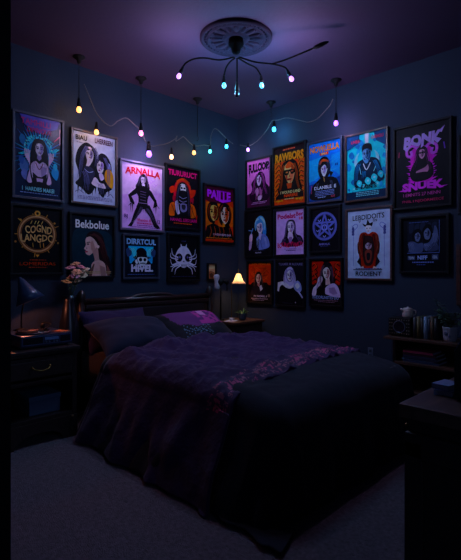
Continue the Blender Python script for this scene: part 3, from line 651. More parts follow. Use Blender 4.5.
def art_blue_hair(a):
    a.bg('#15141b')
    a.blob('#5a96cc', [(.36, .26), (.48, .14), (.62, .12), (.74, .2), (.8, .36), (.78, .52), (.68, .5), (.6, .3), (.46, .34), (.38, .44)])
    a.blob('#3a70a8', [(.7, .24), (.8, .36), (.8, .54), (.7, .6), (.66, .44)])
    a.blob('#d8cadc', [(.46, .28), (.58, .25), (.68, .32), (.66, .44), (.58, .52), (.48, .46), (.44, .36)]); a.blob('#4a86c0', [(.42, .3), (.5, .18), (.7, .2), (.72, .34), (.6, .27)])
    a.ell('#15141b', .5, .355, .035, .014); a.ell('#15141b', .62, .355, .03, .014); a.ell('#8a3048', .56, .455, .04, .012)
    a.blob('#5f6ea8', [(.44, .6), (.56, .55), (.72, .52), (.88, .62), (.94, .8), (.7, .86), (.5, .86), (.42, .74)]); a.poly('#a8a0c8', [(.52, .5), (.64, .5), (.6, .66), (.52, .62)]); a.curve('#303a68', [(.64, .56), (.6, .7), (.66, .84)], .018); a.poly('#1a1824', [(.42, .66), (.54, .62), (.52, .86), (.4, .86)])
    a.blob('#c0a0b8', [(.16, .52), (.24, .5), (.26, .6), (.22, .72), (.16, .74), (.13, .62)]); a.line('#5a7ab0', [(.2, .52), (.28, .38)], .03); a.line('#5a7ab0', [(.1, .42), (.26, .44)], .03); a.blob('#9a88b0', [(.14, .7), (.24, .68), (.2, .84), (.12, .86)])
    a.fine('#3c3850', .3, .74, .88, .01, 27); a.text('#a8a4b8', 'NAINO', .38, .915, .62, .945, .02); a.fine('#3a2a22', .1, .3, .2, .012, 28)
    a.feat(.56, .385, .15, '#dccde0', '#7c6c98', turn=-.12)
    a.strands('#a0d0f0', [[(.5, .17), (.42, .26), (.4, .38)], [(.62, .16), (.74, .26), (.76, .44)]], .016, 5, .035); a.curve('#4a86c0', [(.42, .36), (.44, .26), (.56, .23), (.68, .28), (.7, .4)], .05)
    a.strands('#8a98cc', [[(.5, .62), (.48, .74), (.52, .84)], [(.76, .6), (.82, .72), (.84, .82)]], .014, 3, .03)

def art_lilac(a):
    a.bg('#b494e2'); K = '#1c1526'
    a.blob(K, [(.5, .22), (.64, .24), (.7, .36), (.72, .54), (.88, .6), (.96, .74), (.8, .82), (.3, .82), (.18, .74), (.3, .58), (.34, .38), (.4, .25)])
    a.blob('#c8b4d4', [(.44, .28), (.56, .26), (.64, .34), (.62, .46), (.54, .54), (.45, .47), (.42, .36)]); a.poly('#9a84b8', [(.56, .27), (.64, .35), (.62, .46), (.55, .53)])
    a.ell(K, .475, .365, .045, .018); a.ell(K, .59, .36, .042, .018); a.ell('#4a2a4a', .53, .47, .035, .012); a.line(K, [(.53, .37), (.55, .42)], .012)
    a.poly('#c0aad2', [(.44, .5), (.58, .5), (.62, .62), (.52, .74), (.42, .62)]); a.blob('#7a5a8a', [(.46, .62), (.58, .62), (.54, .74), (.48, .74)])
    a.text('#9a2450', 'Podelst', .05, .075, .7, .19, .04); a.text('#9a2450', 'Bev', .72, .055, .95, .15, .03); a.text('#c02a4a', '18', .82, .17, .95, .235, .04)
    a.text('#a81e48', 'BOUNOYVMOY', .05, .725, .97, .84, .03, lambda u, v: (u, v + .15 * math.sin(u * 20)))
    a.fine('#4a2a6a', .3, .74, .87, .012, 29); a.fine('#4a2a6a', .36, .7, .9, .02, 30)
    a.feat(.53, .4, .16, '#d0bedc', '#86709e', turn=-.05)
    a.strands('#5a4a70', [[(.46, .25), (.38, .36), (.36, .5), (.3, .64)], [(.6, .25), (.67, .36), (.69, .5), (.74, .62)]], .014, 4, .02); a.strands('#4a3c60', [[(.3, .64), (.26, .74)], [(.8, .62), (.88, .74)]], .016, 4, .05)

def art_pentagram(a):
    a.bg('#0c0e18'); c = '#5c60a0'
    a.ring(c, .48, .42, .40, .07, 48); a.ring('#363a6a', .48, .42, .345, .016, 48)
    P = [(.48 + .36 * math.sin(2 * math.pi * i / 5), .42 - .36 * a.asp * math.cos(2 * math.pi * i / 5)) for i in range(5)]
    for i in range(5): a.line(c, [P[i], P[(i + 2) % 5]], .06)
    a.ell('#7478b4', .48, .45, .1); a.ell('#0c0e18', .48, .45, .055); a.line(c, [(.48, .38), (.48, .52)], .03)
    for u, v in ((.3, .28), (.66, .28), (.24, .52), (.72, .5), (.48, .66)): a.curve('#8084b8', [(u - .05, v - .02), (u, v + .02), (u + .05, v - .02)], .025)
    a.text('#6c70a0', 'ANXXLK', .28, .815, .68, .865, .03); a.fine('#3a3f70', .34, .62, .885, .01, 31)
def art_red_robe(a):
    a.bg('#a2aee4'); K = '#1c1a22'
    a.text('#23263a', 'LEBDIDOITS', .12, .07, .86, .145, .02, lambda u, v: (u, v - .2 * u + .1)); a.text('#23263a', 'V', .26, .15, .32, .19, .02); a.text('#23263a', '09', .6, .15, .7, .185, .02)
    for q in (-1, 1):
        a.line('#5a62a0', [(.5 + q * .36, .24), (.5 + q * .36, .82)], .01); a.curve('#5a62a0', [(.5 + q * .36, .3), (.5 + q * .26, .24), (.5 + q * .3, .2), (.5 + q * .4, .24)], .014)
        for v in (.26, .3, .34): a.blob('#3c4274', [(.5 + q * .34, v), (.5 + q * .38, v - .02), (.5 + q * .4, v + .02), (.5 + q * .35, v + .03)])
    a.blob('#1c1a22', [(.42, .25), (.36, .2), (.44, .22), (.48, .15), (.53, .2), (.6, .19), (.57, .25)]); a.blob('#d6c8dc', [(.44, .24), (.55, .24), (.56, .3), (.5, .345), (.44, .3)]); a.line(K, [(.45, .275), (.48, .275)], .016); a.line(K, [(.52, .275), (.55, .275)], .016); a.line('#8a2a30', [(.48, .315), (.52, .315)], .014)
    a.blob('#84281f', [(.3, .36), (.42, .33), (.5, .36), (.6, .33), (.72, .38), (.74, .56), (.7, .7), (.66, .84), (.58, .86), (.42, .86), (.32, .84), (.28, .7), (.26, .52)])
    a.blob('#38201f', [(.4, .4), (.5, .38), (.6, .42), (.64, .6), (.6, .78), (.5, .82), (.4, .78), (.36, .58)])
    a.ell('#9a8494', .5, .53, .075); a.ell(K, .5, .51, .06, .03); a.blob('#6a3028', [(.42, .62), (.5, .58), (.58, .62), (.56, .74), (.5, .78), (.44, .74)]); a.blob(K, [(.46, .64), (.54, .64), (.53, .73), (.47, .73)])
    for q in (-1, 1):
        a.blob('#3a1c1a', [(.5 + q * .2, .46), (.5 + q * .26, .5), (.5 + q * .24, .64), (.5 + q * .18, .62)]); a.curve('#8a4a38', [(.5 + q * .17, .38), (.5 + q * .22, .5), (.5 + q * .16, .66)], .018); a.poly(K, [(.5 + q * .18, .66), (.5 + q * .27, .76), (.5 + q * .16, .84)]); a.poly('#c8b0a8', [(.5 + q * .12, .82), (.5 + q * .18, .84), (.5 + q * .2, .88), (.5 + q * .1, .87)])
    a.line('#2a2a44', [(.14, .875), (.82, .875)], .016); a.fine('#3a3a64', .2, .8, .852, .012, 32)
    a.text('#23263a', 'RODIENT', .2, .9, .8, .965, .02)
    a.strands('#6a2a22', [[(.34, .38), (.3, .54), (.34, .72)], [(.68, .38), (.71, .54), (.66, .74)]], .014, 4, .03); a.strands('#1c1214', [[(.4, .36), (.37, .52), (.38, .7)], [(.62, .36), (.65, .52), (.63, .7)]], .014, 3, .02)
    a.feat(.5, .53, .07, '#a898a8', '#5a4858')

def art_ember_woman(a):
    a.bg('#20140f')
    a.rect('#a8380f', .02, .05, .98, .56)
    for i in range(16): a.curve('#7a2810' if i % 2 else '#c8501a', [(.1 + .8 * random.random(), .1 + .4 * random.random()) for _ in range(3)], .02)
    a.poly('#20140f', [(0, .62), (.2, .5), (.8, .5), (1, .66), (1, 1), (0, 1)])
    a.text('#b8602a', 'LUNDI YIDREUES', .06, .025, .94, .075, .015)
    a.woman(.46, .4, .145, '#d6aa9c', '#140e12', '#241a22', lip='#7a2a30', long=1.15, shade='#9a6a68'); a.poly('#b8b0c0', [(.5, .6), (.58, .56), (.64, .66), (.54, .72)])
    a.text('#b0a4b8', 'N NORIL I', .26, .825, .8, .865, .02); a.fine('#8a7a90', .14, .86, .9, .016, 33); a.fine('#8a7a90', .2, .7, .94, .012, 34); a.ell('#6a5a50', .9, .82, .05)
    a.feat(.46, .41, .15, '#dab0a2', '#8a5654', turn=-.05)
    a.strands('#4a3430', [[(.38, .3), (.3, .44), (.28, .6)], [(.56, .3), (.63, .44), (.66, .6)]], .016, 4, .03)

def art_nun(a):
    a.bg('#1c1a26'); S = '#a8a0cc'
    a.text('#6a6488', 'TUAMIR M ALDUKE', .04, .03, .96, .09, .015)
    a.blob(S, [(.44, .13), (.56, .14), (.66, .26), (.7, .42), (.64, .56), (.3, .56), (.24, .42), (.3, .22)])
    a.blob('#6f6890', [(.36, .24), (.46, .18), (.58, .22), (.6, .36), (.54, .46), (.42, .46), (.34, .36)]); a.blob('#d4cce6', [(.38, .26), (.47, .2), (.57, .25), (.58, .36), (.5, .45), (.41, .4)])
    a.ell('#100e16', .42, .3, .045, .02); a.ell('#100e16', .54, .3, .045, .02); a.ell('#3a2a4a', .48, .395, .05, .014)
    a.blob('#c4bcdc', [(.04, .5), (.2, .46), (.36, .5), (.5, .56), (.66, .52), (.8, .6), (.7, .7), (.3, .68), (.1, .62)]); a.blob('#100e16', [(.06, .66), (.18, .54), (.34, .6), (.5, .62), (.66, .58), (.78, .66), (.96, .84), (1, 1), (.04, 1)])
    a.poly('#c4bcdc', [(.02, .48), (.12, .48), (.06, .7), (.0, .68)])
    a.blob('#8088b4', [(.62, .56), (.7, .46), (.8, .44), (.9, .52), (.92, .64), (.84, .7), (.7, .66)]); a.blob('#c0c4e0', [(.68, .54), (.78, .48), (.86, .56), (.76, .62)]); a.curve('#a8a4cc', [(.78, .66), (.9, .76), (.96, .82)], .05)
    a.ell('#c0b8d8', .7, .93, .02); a.fine('#3a3650', .2, .6, .95, .008, 35)
    a.feat(.48, .325, .155, '#dad2ea', '#6c6490', turn=-.05)
    a.strands('#6c6490', [[(.38, .18), (.3, .32), (.28, .5)], [(.6, .18), (.66, .32), (.65, .5)]], .016, 4, .02)

def art_torch_woman(a):
    a.bg('#1c1216'); a.rect('#9a2a12', .03, .02, .97, .55)
    for q in (-1, 1):
        for v in (.14, .26, .38, .48): a.curve('#3a1010', [(.5 + q * .46, v), (.5 + q * .34, v - .05), (.5 + q * .28, v + .03), (.5 + q * .38, v + .06)], .035)
        a.curve('#b8481c', [(.5 + q * .42, .05), (.5 + q * .3, .14), (.5 + q * .42, .24), (.5 + q * .32, .4)], .022)
    a.poly('#1c1216', [(.36, 0), (.46, .06), (.7, .02), (.66, 0)])
    K = '#120d12'
    a.blob(K, [(.36, .22), (.44, .06), (.6, .04), (.72, .14), (.76, .34), (.8, .52), (.66, .62), (.36, .66), (.28, .54), (.34, .38)])
    a.blob('#d8b4b0', [(.42, .22), (.54, .16), (.64, .24), (.64, .36), (.56, .44), (.48, .4), (.42, .32)]); a.ell(K, .48, .28, .034, .013); a.ell(K, .58, .275, .034, .013); a.ell('#8a2a34', .54, .37, .04, .013); a.line(K, [(.45, .24), (.52, .245)], .014); a.line(K, [(.56, .235), (.63, .235)], .014)
    a.poly('#c49a98', [(.5, .4), (.62, .38), (.66, .54), (.5, .56)])
    a.blob('#ceb0c4', [(.26, .4), (.36, .36), (.4, .44), (.32, .56), (.22, .64), (.16, .8), (.04, .8), (.08, .64), (.2, .54)])
    a.blob('#b8a0c4', [(.5, .62), (.64, .54), (.8, .52), (.92, .62), (.98, .82), (.8, .82), (.6, .78), (.48, .74)]); a.blob(K, [(.2, .66), (.34, .56), (.48, .6), (.5, .76), (.7, .84), (.3, .84), (.22, .78)])
    a.rect('#1c1216', 0, .82, 1, 1); a.text('#7a88b0', 'EUDDRLNSTES DU', .06, .8, .92, .87, .02); a.fine('#8a6a78', .1, .9, .895, .012, 36); a.fine('#8a6a78', .26, .8, .93, .01, 37)
    a.feat(.545, .305, .165, '#e0beb8', '#94646a', turn=-.05)
    a.strands('#4a3440', [[(.44, .12), (.36, .28), (.34, .46), (.36, .6)], [(.68, .14), (.74, .32), (.74, .5)]], .016, 5, .03); a.poly('#8a7094', [(.62, .62), (.8, .6), (.9, .74), (.76, .76), (.64, .72)]); a.poly('#9a809c', [(.26, .5), (.32, .46), (.24, .62), (.16, .72)])

def art_dark_photo(a):
    a.bg('#0f121c'); a.rect('#1a2030', .12, .06, .84, .66); K = '#0f121c'
    for i in range(5): a.blob('#262e42', [(.16 + .13 * i, .12 + .03 * (i % 2)), (.26 + .13 * i, .1), (.25 + .13 * i, .24), (.17 + .13 * i, .28)])
    a.blob(K, [(.24, .28), (.36, .2), (.46, .28), (.44, .46), (.26, .48)]); a.blob('#5a6480', [(.3, .32), (.37, .27), (.42, .34), (.38, .44), (.31, .42)]); a.ell(K, .335, .345, .02, .012); a.ell(K, .39, .345, .018, .012)
    a.blob('#444e6c', [(.16, .6), (.14, .46), (.26, .44), (.36, .48), (.48, .48), (.46, .64), (.2, .65)])
    a.blob(K, [(.46, .26), (.54, .14), (.64, .14), (.7, .26), (.68, .46), (.5, .46)]); a.blob('#5a6480', [(.5, .28), (.58, .2), (.65, .28), (.62, .4), (.53, .4)]); a.ell(K, .545, .3, .02, .012); a.ell(K, .61, .3, .02, .012)
    a.blob('#4a5472', [(.5, .5), (.62, .46), (.7, .32), (.74, .16), (.8, .24), (.8, .4), (.7, .58), (.54, .62)]); a.blob('#343c54', [(.6, .56), (.76, .46), (.82, .6), (.6, .64)])
    a.line('#55659a', [(.12, .66), (.84, .66)], .012); a.line('#55659a', [(.84, .06), (.84, .66)], .008); a.fine('#55659a', .16, .6, .075, .01, 38)
    a.rect('#3a425c', .13, .71, .3, .79); a.text('#aab4dc', "TD'N", .15, .725, .28, .775, .02); a.text('#8a98cc', 'NIFF', .36, .71, .58, .785, .04); a.rect('#3a425c', .68, .69, .82, .79); a.text('#aab4dc', 'CDL', .7, .715, .8, .765, .02)
    a.fine('#6a76a8', .24, .72, .825, .02, 39); a.fine('#4a5688', .34, .54, .875, .012, 40)
    a.feat(.35, .345, .075, '#646e8c', '#2c344c', '#0f121c', '#2a3458'); a.feat(.58, .3, .085, '#646e8c', '#2c344c', '#0f121c', '#2a3458')
    a.strands('#646e8c', [[(.2, .48), (.24, .56), (.2, .64)], [(.56, .5), (.62, .56), (.58, .62)], [(.74, .3), (.78, .4), (.72, .54)]], .012, 4, .05)

def art_edge_dark(a):
    a.bg('#0e111a'); a.ell('#3a4878', .3, .4, .16); a.blob('#26305a', [(.1, .6), (.5, .5), (.9, .62), (.9, .84), (.1, .84)]); a.ell('#8a94c8', .08, .62, .03)
def art_edge_brown(a):
    a.bg('#2a120e'); a.blob('#4a2016', [(.1, .3), (.5, .15), (.9, .35), (.8, .8), (.2, .85)]); a.blob('#6a3420', [(.35, .4), (.55, .32), (.7, .5), (.5, .7)])

FP = mat('pale pewter frame', '#6a6478', .35, .5); FB = wood('rust brown frame', '#4a2820'); FBR = mat('bronze frame', '#4a3a34', .35, .6); FG = mat('slate frame', '#2c3444', .4)
poster('L', (12.5, 64.5, 109, 120, 198.3, 202), 'large blue poster of a dark-haired woman with raised hands and glowing halo', art_blue_icon, FG)
poster('L', (71.4, 118, 127, 137, 203, 208), 'pale lilac poster of two black-haired women embracing, orange sleeve', art_two_women, FBR)
poster('L', (120.5, 164.7, 158, 166, 230, 232), 'bright lilac poster of a woman in black standing legs apart under red ARNALLA lettering', art_stance, FP)
poster('L', (165.6, 201, 162, 170, 228, 231), 'dark poster of a black-robed figure amid red and orange shapes, crimson title', art_red_priestess)
poster('L', (204.4, 235.4, 183, 187.7, 243.5, 244), 'orange poster of two dark-haired faces under purple PAILLE lettering', art_orange_pair)
poster('L', (10.4, 64, 203.5, 207, 275, 275.5), 'black poster with gold ring and gold COGND LANGDC lettering', art_gold_ring)
poster('L', (69.7, 115.7, 211, 215.5, 277.7, 278.5), 'dark teal poster of a woman in profile under cream lettering', art_profile)
poster('L', (123.3, 160, 232.7, 236, 279.5, 278.8), 'small poster of a hatted skull on cyan with HIVEL lettering', art_hat_skull, FG)
poster('L', (168, 200.5, 232.7, 234.6, 282, 281.3), 'black poster with pale round-eyed skull and spidery limbs, no title', art_spider_skull)
poster('L', (208.3, 217, 263, 263.2, 279.8, 279.4), 'tiny framed tan picture beside the corner lamp', art_small_view, None, .012)['category'] = 'picture'
poster('R', (245, 270.7, 161, 154, 208.6, 207.5), 'pink poster of a long-haired figure in black under jagged black lettering', art_pink_band)
poster('R', (272, 305.8, 147.7, 139.5, 207, 204.5), 'orange poster of a face in dark sunglasses under RAWBORS lettering', art_orange_shades)
poster('R', (306.5, 341.8, 142.8, 135.5, 204, 201), 'blue poster of a pale person in a dark hood under orange lettering', art_blue_hood, FG)
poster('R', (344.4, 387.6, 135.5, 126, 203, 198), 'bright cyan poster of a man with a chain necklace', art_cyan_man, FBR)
poster('R', (392.5, 451.7, 128, 115.6, 210, 206.3), 'largest dark poster with purple BONK and pink SNUEK lettering', art_purple_band)
poster('R', (244, 271.4, 210.3, 207.4, 258, 257), 'dark poster of a pale woman with blue hair and raised hand', art_blue_hair)
poster('R', (273.8, 305, 209.5, 206.3, 257, 255.5), 'lilac poster of a dark-haired woman with dark red lettering above and below', art_lilac)
poster('R', (308.7, 340.3, 208, 204, 254, 251.5), 'black poster with a violet star inside a ring', art_pentagram)
poster('R', (345, 392, 209.3, 204.3, 281, 280), 'pale blue poster of a figure in a rust red robe above RODIENT lettering', art_red_robe, FB)
poster('R', (246, 272, 261, 260, 304, 304.3), 'small orange and black poster of a woman nearest the lit lamp', art_ember_woman)
poster('R', (275, 304.3, 260.5, 258.5, 307, 307.5), 'grey poster of a veiled pale woman in a black dress', art_nun)
poster('R', (308.4, 342, 259, 257, 306.5, 307.5), 'red and black poster of a bare-armed woman, hand to her cheek', art_torch_woman)
poster('R', (399, 449, 217, 212.5, 273.6, 273.8), 'dim black poster with grey-blue photo of two people', art_dark_photo, None, .02)
poster('R', (458, 492, 137, 127, 214, 213), 'dark poster cut off by the upper right edge of the photo', art_edge_dark)
poster('R', (456, 500, 246, 240, 305, 308), 'brown-framed dark picture cut off by the right edge of the photo', art_edge_brown, FB, .03)

# ------------------------------------------------------------------ ceiling medallion and chandelier
HUB = pix(236, 52, 3.12); MC = Vector((HUB.x, HUB.y, CEIL))
M_plaster = mat('grey plaster', '#28212f', .9, spec=.05, bump=(80, .15))
med = thing('ceiling_medallion', MC - UP * .03, 'round ornate plaster medallion on the ceiling around the chandelier', 'medallion')
m = MB(); m.lathe([(.25, 0), (.25, -.012), (.24, -.022), (.228, -.022), (.22, -.010), (.205, -.008), (.198, -.018), (.188, -.018), (.18, -.006), (.09, -.006), (.085, -.018), (.072, -.02), (.06, -.012), (.001, -.012)], MC, 64)
part(m, 'moulded_rings', M_plaster, med)
m = MB()
for i in range(16):
    a = 2 * math.pi * i / 16; Mx = Matrix.Rotation(a, 4, 'Z')
    m.ball(MC + Mx @ Vector((.135, 0, -.008)), (.042, .014 if i % 2 else .02, .014), 8, Mx)
    m.ball(MC + Mx @ Vector((.175, .012, -.006)), (.012, .012, .01), 6, Mx)
part(m, 'leaf_ornament', M_plaster, med)
m = MB()
for i in range(40):
    a = 2 * math.pi * i / 40; m.ball(MC + Vector((.213 * math.cos(a), .213 * math.sin(a), -.011)), .009, 6)
part(m, 'bead_ring', M_plaster, med)

BULB = [(.0001, -.052), (.011, -.05), (.0175, -.042), (.02, -.032), (.0175, -.02), (.0125, -.008), (.0115, 0)]
SOCK = [(.0001, .062), (.007, .062), (.011, .056), (.0125, .03), (.0165, .026), (.0175, -.004), (.015, -.008), (.0001, -.008)]
COLORS = {'orange': ('#ff9a48', (1, .52, .20)), 'pink': ('#ff6cb8', (1, .48, .78)), 'violet': ('#a860ff', (.62, .43, 1)), 'cyan': ('#2cc4ff', (.10, .52, 1)), 'teal': ('#40e0d8', (.2, .85, .8)), 'amber': ('#ffb070', (1, .6, .3)), 'lavender': ('#c080ff', (.72, .56, 1))}
def lamp_bits(parent, pos, axis, color, power, est=5.0, k=1.0, socket_name='socket', lit=True):
    k *= .80
    """socket with its bulb; pos = joint of socket and bulb, axis = direction the bulb points"""
    Mx = Vector((0, 0, -1)).rotation_difference(Vector(axis).normalized()).to_matrix().to_4x4() @ Matrix.Scale(k, 4)
    s = part(MB().lathe(SOCK, pos, 18, Mx), socket_name, M_black, parent)
    em, lc = COLORS[color]
    g = glow('lit ' + color + ' glass %.1f' % est, em, None, est) if lit else mat('unlit bulb glass', '#262634', .3)
    b = part(MB().lathe(BULB, pos, 18, Mx), 'bulb', g, s, color + ' bulb' if lit else 'unlit bulb')
    if lit: point_light('glow_' + color, Vector(pos) + Vector(axis).normalized() * .03 * k, lc, power, .024 * k)
    return s
LP = 3.1     # overall lamp level
ch = thing('chandelier', HUB, 'black branching ceiling light with small blue and violet bulbs under the medallion', 'chandelier')
m = MB(); m.lathe([(.0001, .115), (.055, .115), (.055, .07), (.048, .055), (.03, .045), (.028, .005), (.02, -.01), (.0001, -.012)], HUB, 24)
# canopy reaches the ceiling medallion
m2 = MB(); top = CEIL - .012
m2.lathe([(.0001, top - HUB.z), (.05, top - HUB.z), (.054, .055), (.05, .04), (.034, .03), (.03, .0), (.02, -.012), (.0001, -.014)], HUB, 28)
M_arm = mat('matt black metal', '#050506', .9, spec=.05)
part(m2, 'canopy', M_arm, ch)
def C(px, py, dd): return pix(px, py, 3.12 + dd)
arms = [  # path, bulb axis offset in the image, colour, power
    ([C(234, 57, 0), C(220, 60, -.02), C(205, 58, -.04), C(194, 59, -.05), C(186, 63, -.05), C(183, 67, -.05)], (-.45, 0, -1), 'lavender', 1.1),
    ([C(235, 58, 0), C(230, 62, .04), C(226, 68, .08), C(224, 76, .1)], (0, 0, -1), 'cyan', 1.2),
    ([C(237, 58, 0), C(237, 70, .0), C(237, 84, .0)], (0, 0, -1), 'violet', 0),
    ([C(238, 58, 0), C(248, 64, .06), C(256, 68, .1), C(261, 76, .1)], (.08, 0, -1), 'cyan', 1.2),
    ([C(239, 57, 0), C(255, 62, -.02), C(272, 64, -.03), C(284, 67, -.03), C(287, 70, -.03)], (.5, 0, -1), 'lavender', 1.4)]
for pts, ax, colr, pw in arms:
    path = spline(pts, 6)
    arm = part(MB().tube(path, .0056, 8), 'arm', M_arm, ch)
    axis = RIGHT * ax[0] + UP * ax[2]
    pos = path[-1] + axis.normalized() * .045
    lamp_bits(arm, pos, axis, colr, pw * LP * 9, 3.0, 1.0 if pw else 1.15, lit=pw > 0)
path = spline([C(272, 64, -.03), C(285, 60, -.05), C(300, 54, -.08), C(314, 48, -.1)], 6)
arm = part(MB().tube(path, .0056, 8), 'arm', M_arm, ch)
m = MB(); e = (path[-1] - path[-2]).normalized()
m.tube([path[-1] - e * .01, path[-1] + e * .015, path[-1] + e * .05, path[-1] + e * .08, path[-1] + e * .1], [.006, .014, .017, .012, .006], 12)
part(m, 'cable_plug', M_black, arm)

# ------------------------------------------------------------------ hooks, hanging lights and the light strings
CUP = [(.0001, 0), (.046, 0), (.046, -.008), (.032, -.016), (.018, -.026), (.013, -.05), (.0001, -.054)]
def pendant(W, px, off, ylamp, colr, pw, label, name='pendant_light'):
    top = W(px, 60, off); 
    p = Vector((top.x, top.y, CEIL)); b = W(px, ylamp, off); b = Vector((top.x, top.y, b.z))
    t = thing(name, b - UP * .052, label, 'hanging light' if colr else 'hook', 'hanging bulbs' if colr else None)
    part(MB().lathe(CUP, p, 20), 'ceiling_cup', M_black, t)
    part(MB().tube([p - UP * .03, b + UP * .04], .003, 6), 'cord', M_black, t)
    if colr: lamp_bits(t, b, (0, 0, -1), colr, pw * LP, 3.6, 1.2)
    else: part(MB().tube(spline([b + UP * .05, b + Vector((.006, .006, .02)), b, b + Vector((-.006, -.006, .012))], 4), .0022, 6), 'hook', M_black, t)
    return t
pendant(wl, 79, .14, 106, 'orange', .8, 'amber bulb hanging from a ceiling cup, nearest the far left of the wall')
pendant(wl, 141, .15, 130, 'pink', 1.6, 'pink bulb hanging from a ceiling cup above the red lettered lilac poster')
pendant(wr, 336, .14, 120, 'violet', 2.6, 'violet bulb hanging from a ceiling cup above the blue hooded poster')
pendant(wl, 197.5, .14, 141, None, 0, 'thin black drop wire from a ceiling cup holding the string on the left wall', 'ceiling_hook')
pendant(wr, 271, .14, 117, None, 0, 'thin black drop wire from a ceiling cup holding the string on the right wall', 'ceiling_hook')
M_cord = mat('pale grey cord', '#544e48', .5)
def light_string(W, off, pts, bulbs, label, squares=()):
    P = [W(x, y, off + .012 * math.sin(x * .7)) for x, y in pts]
    base = min(P, key=lambda v: v.z)
    t = thing('light_string', base, label, 'string lights', 'light strings below the ceiling')
    part(MB().tube(spline(P, 8), .0036, 6), 'cord', M_cord, t)
    for x, y, colr, pw, k in bulbs:
        lamp_bits(t, W(x, y, off), (0, 0, -1), colr, pw * LP, 3.6, k)
    return t
Lpts = [(84, 84), (90, 98), (96, 112), (103, 121), (111, 126), (118, 121), (126, 118), (134, 124), (141, 131), (146, 142), (152, 146), (160, 145), (168, 143), (175, 139), (177, 136), (176, 141), (181, 138), (184, 137), (190, 143), (195, 146), (204, 145), (210, 145), (211, 136), (214, 129), (218, 130), (224, 136), (228, 140), (233, 144)]
light_string(wl, .12, Lpts, [(96.5, 129, 'orange', .6, 1.1), (149, 150, 'violet', 4.5, 1.5), (171.5, 154, 'amber', .7, 1.15), (194, 150, 'orange', .7, 1.1), (210, 149, 'teal', .9, 1.0), (226.5, 144, 'cyan', 1.1, 1.1)], 'pale cord of coloured bulbs looping along the left wall')
Rpts = [(233, 144), (240, 146), (248, 146), (256, 142), (263, 135), (268, 128), (272, 121), (278, 120), (286, 118), (294, 119), (302, 121), (309, 122), (317, 119), (324, 112), (330, 105), (333, 99)]
light_string(wr, .12, [(240, 145)] + Rpts[2:], [(248, 147.5, 'lavender', 1.2, 1.0), (274, 126.5, 'cyan', 2.6, 1.2)], 'pale cord with cyan and lavender bulbs along the right wall')
# short drop cords from the string to its lower sockets

# ------------------------------------------------------------------ bed   (t = distance from the right wall, n = distance from the left wall)
def nt(n, t, z): return Vector((n, -t, z))
M_bedwood = wood('espresso bed wood', '#2e1f1c', .35)
M_leather = mat('dark brown leather', '#241a1a', .5, bump=(70, .2))
BT0, BT1, BTC = .60, 1.84, 1.22
bed = thing('bed', nt(1.05, BTC, 0), 'double bed with dark panelled headboard standing against the left wall', 'bed')
def nbox(m, n0, n1, t0, t1, z0, z1, bev=0.0): return m.box((n0, -t1, z0), (n1, -t0, z1), bev)
m = MB()
nbox(m, .02, .06, .50, 1.76, .28, .80, .004); nbox(m, .015, .075, .48, 1.78, .78, .815, .008)
part(m, 'headboard', M_bedwood, bed)
m = MB(); nbox(m, .06, .075, .56, 1.70, .36, .77, .012); part(m, 'headboard_panel', M_leather, bed)
m = MB(); m.tube([nt(.045, .47, .84), nt(.045, 1.79, .84)], .024, 12)
crest = [nt(.045, t, z) for t, z in ((1.42, .845), (1.36, .85), (1.30, .866), (1.18, .876), (1.06, .876), (.96, .866), (.90, .85), (.84, .845))]
m.tube(spline(crest, 5), .016, 10)
part(m, 'top_rail', M_bedwood, bed)
for t in (.455, 1.805):
    m = MB(); m.lathe([(.0001, 0), (.034, 0), (.034, .06), (.028, .08), (.028, .36), (.036, .38), (.036, .74), (.028, .76), (.031, .80), (.022, .83), (.03, .86), (.034, .885), (.024, .915), (.008, .93), (.0001, .935)], nt(.045, t, 0), 18)
    part(m, 'headboard_post', M_bedwood, bed)
for t in (.62, 1.80):
    m = MB(); nbox(m, .07, 2.06, t - .015, t + .015, .14, .28, .005); part(m, 'side_rail', M_bedwood, bed)
m = MB(); nbox(m, 2.04, 2.07, .62, 1.79, .12, .30, .005); part(m, 'footboard', M_bedwood, bed)
for t in (.65, 1.78):
    m = MB(); m.cyl(nt(2.0, t, .15), nt(2.0, t, 0), .03, .022); part(m, 'leg', M_bedwood, bed)
m = MB(); nbox(m, .08, 2.06, BT0, BT1, .24, .48, .05); part(m, 'mattress', mat('plum fitted sheet', '#33242c', .85, bump=(120, .2), sheen=.3), bed)

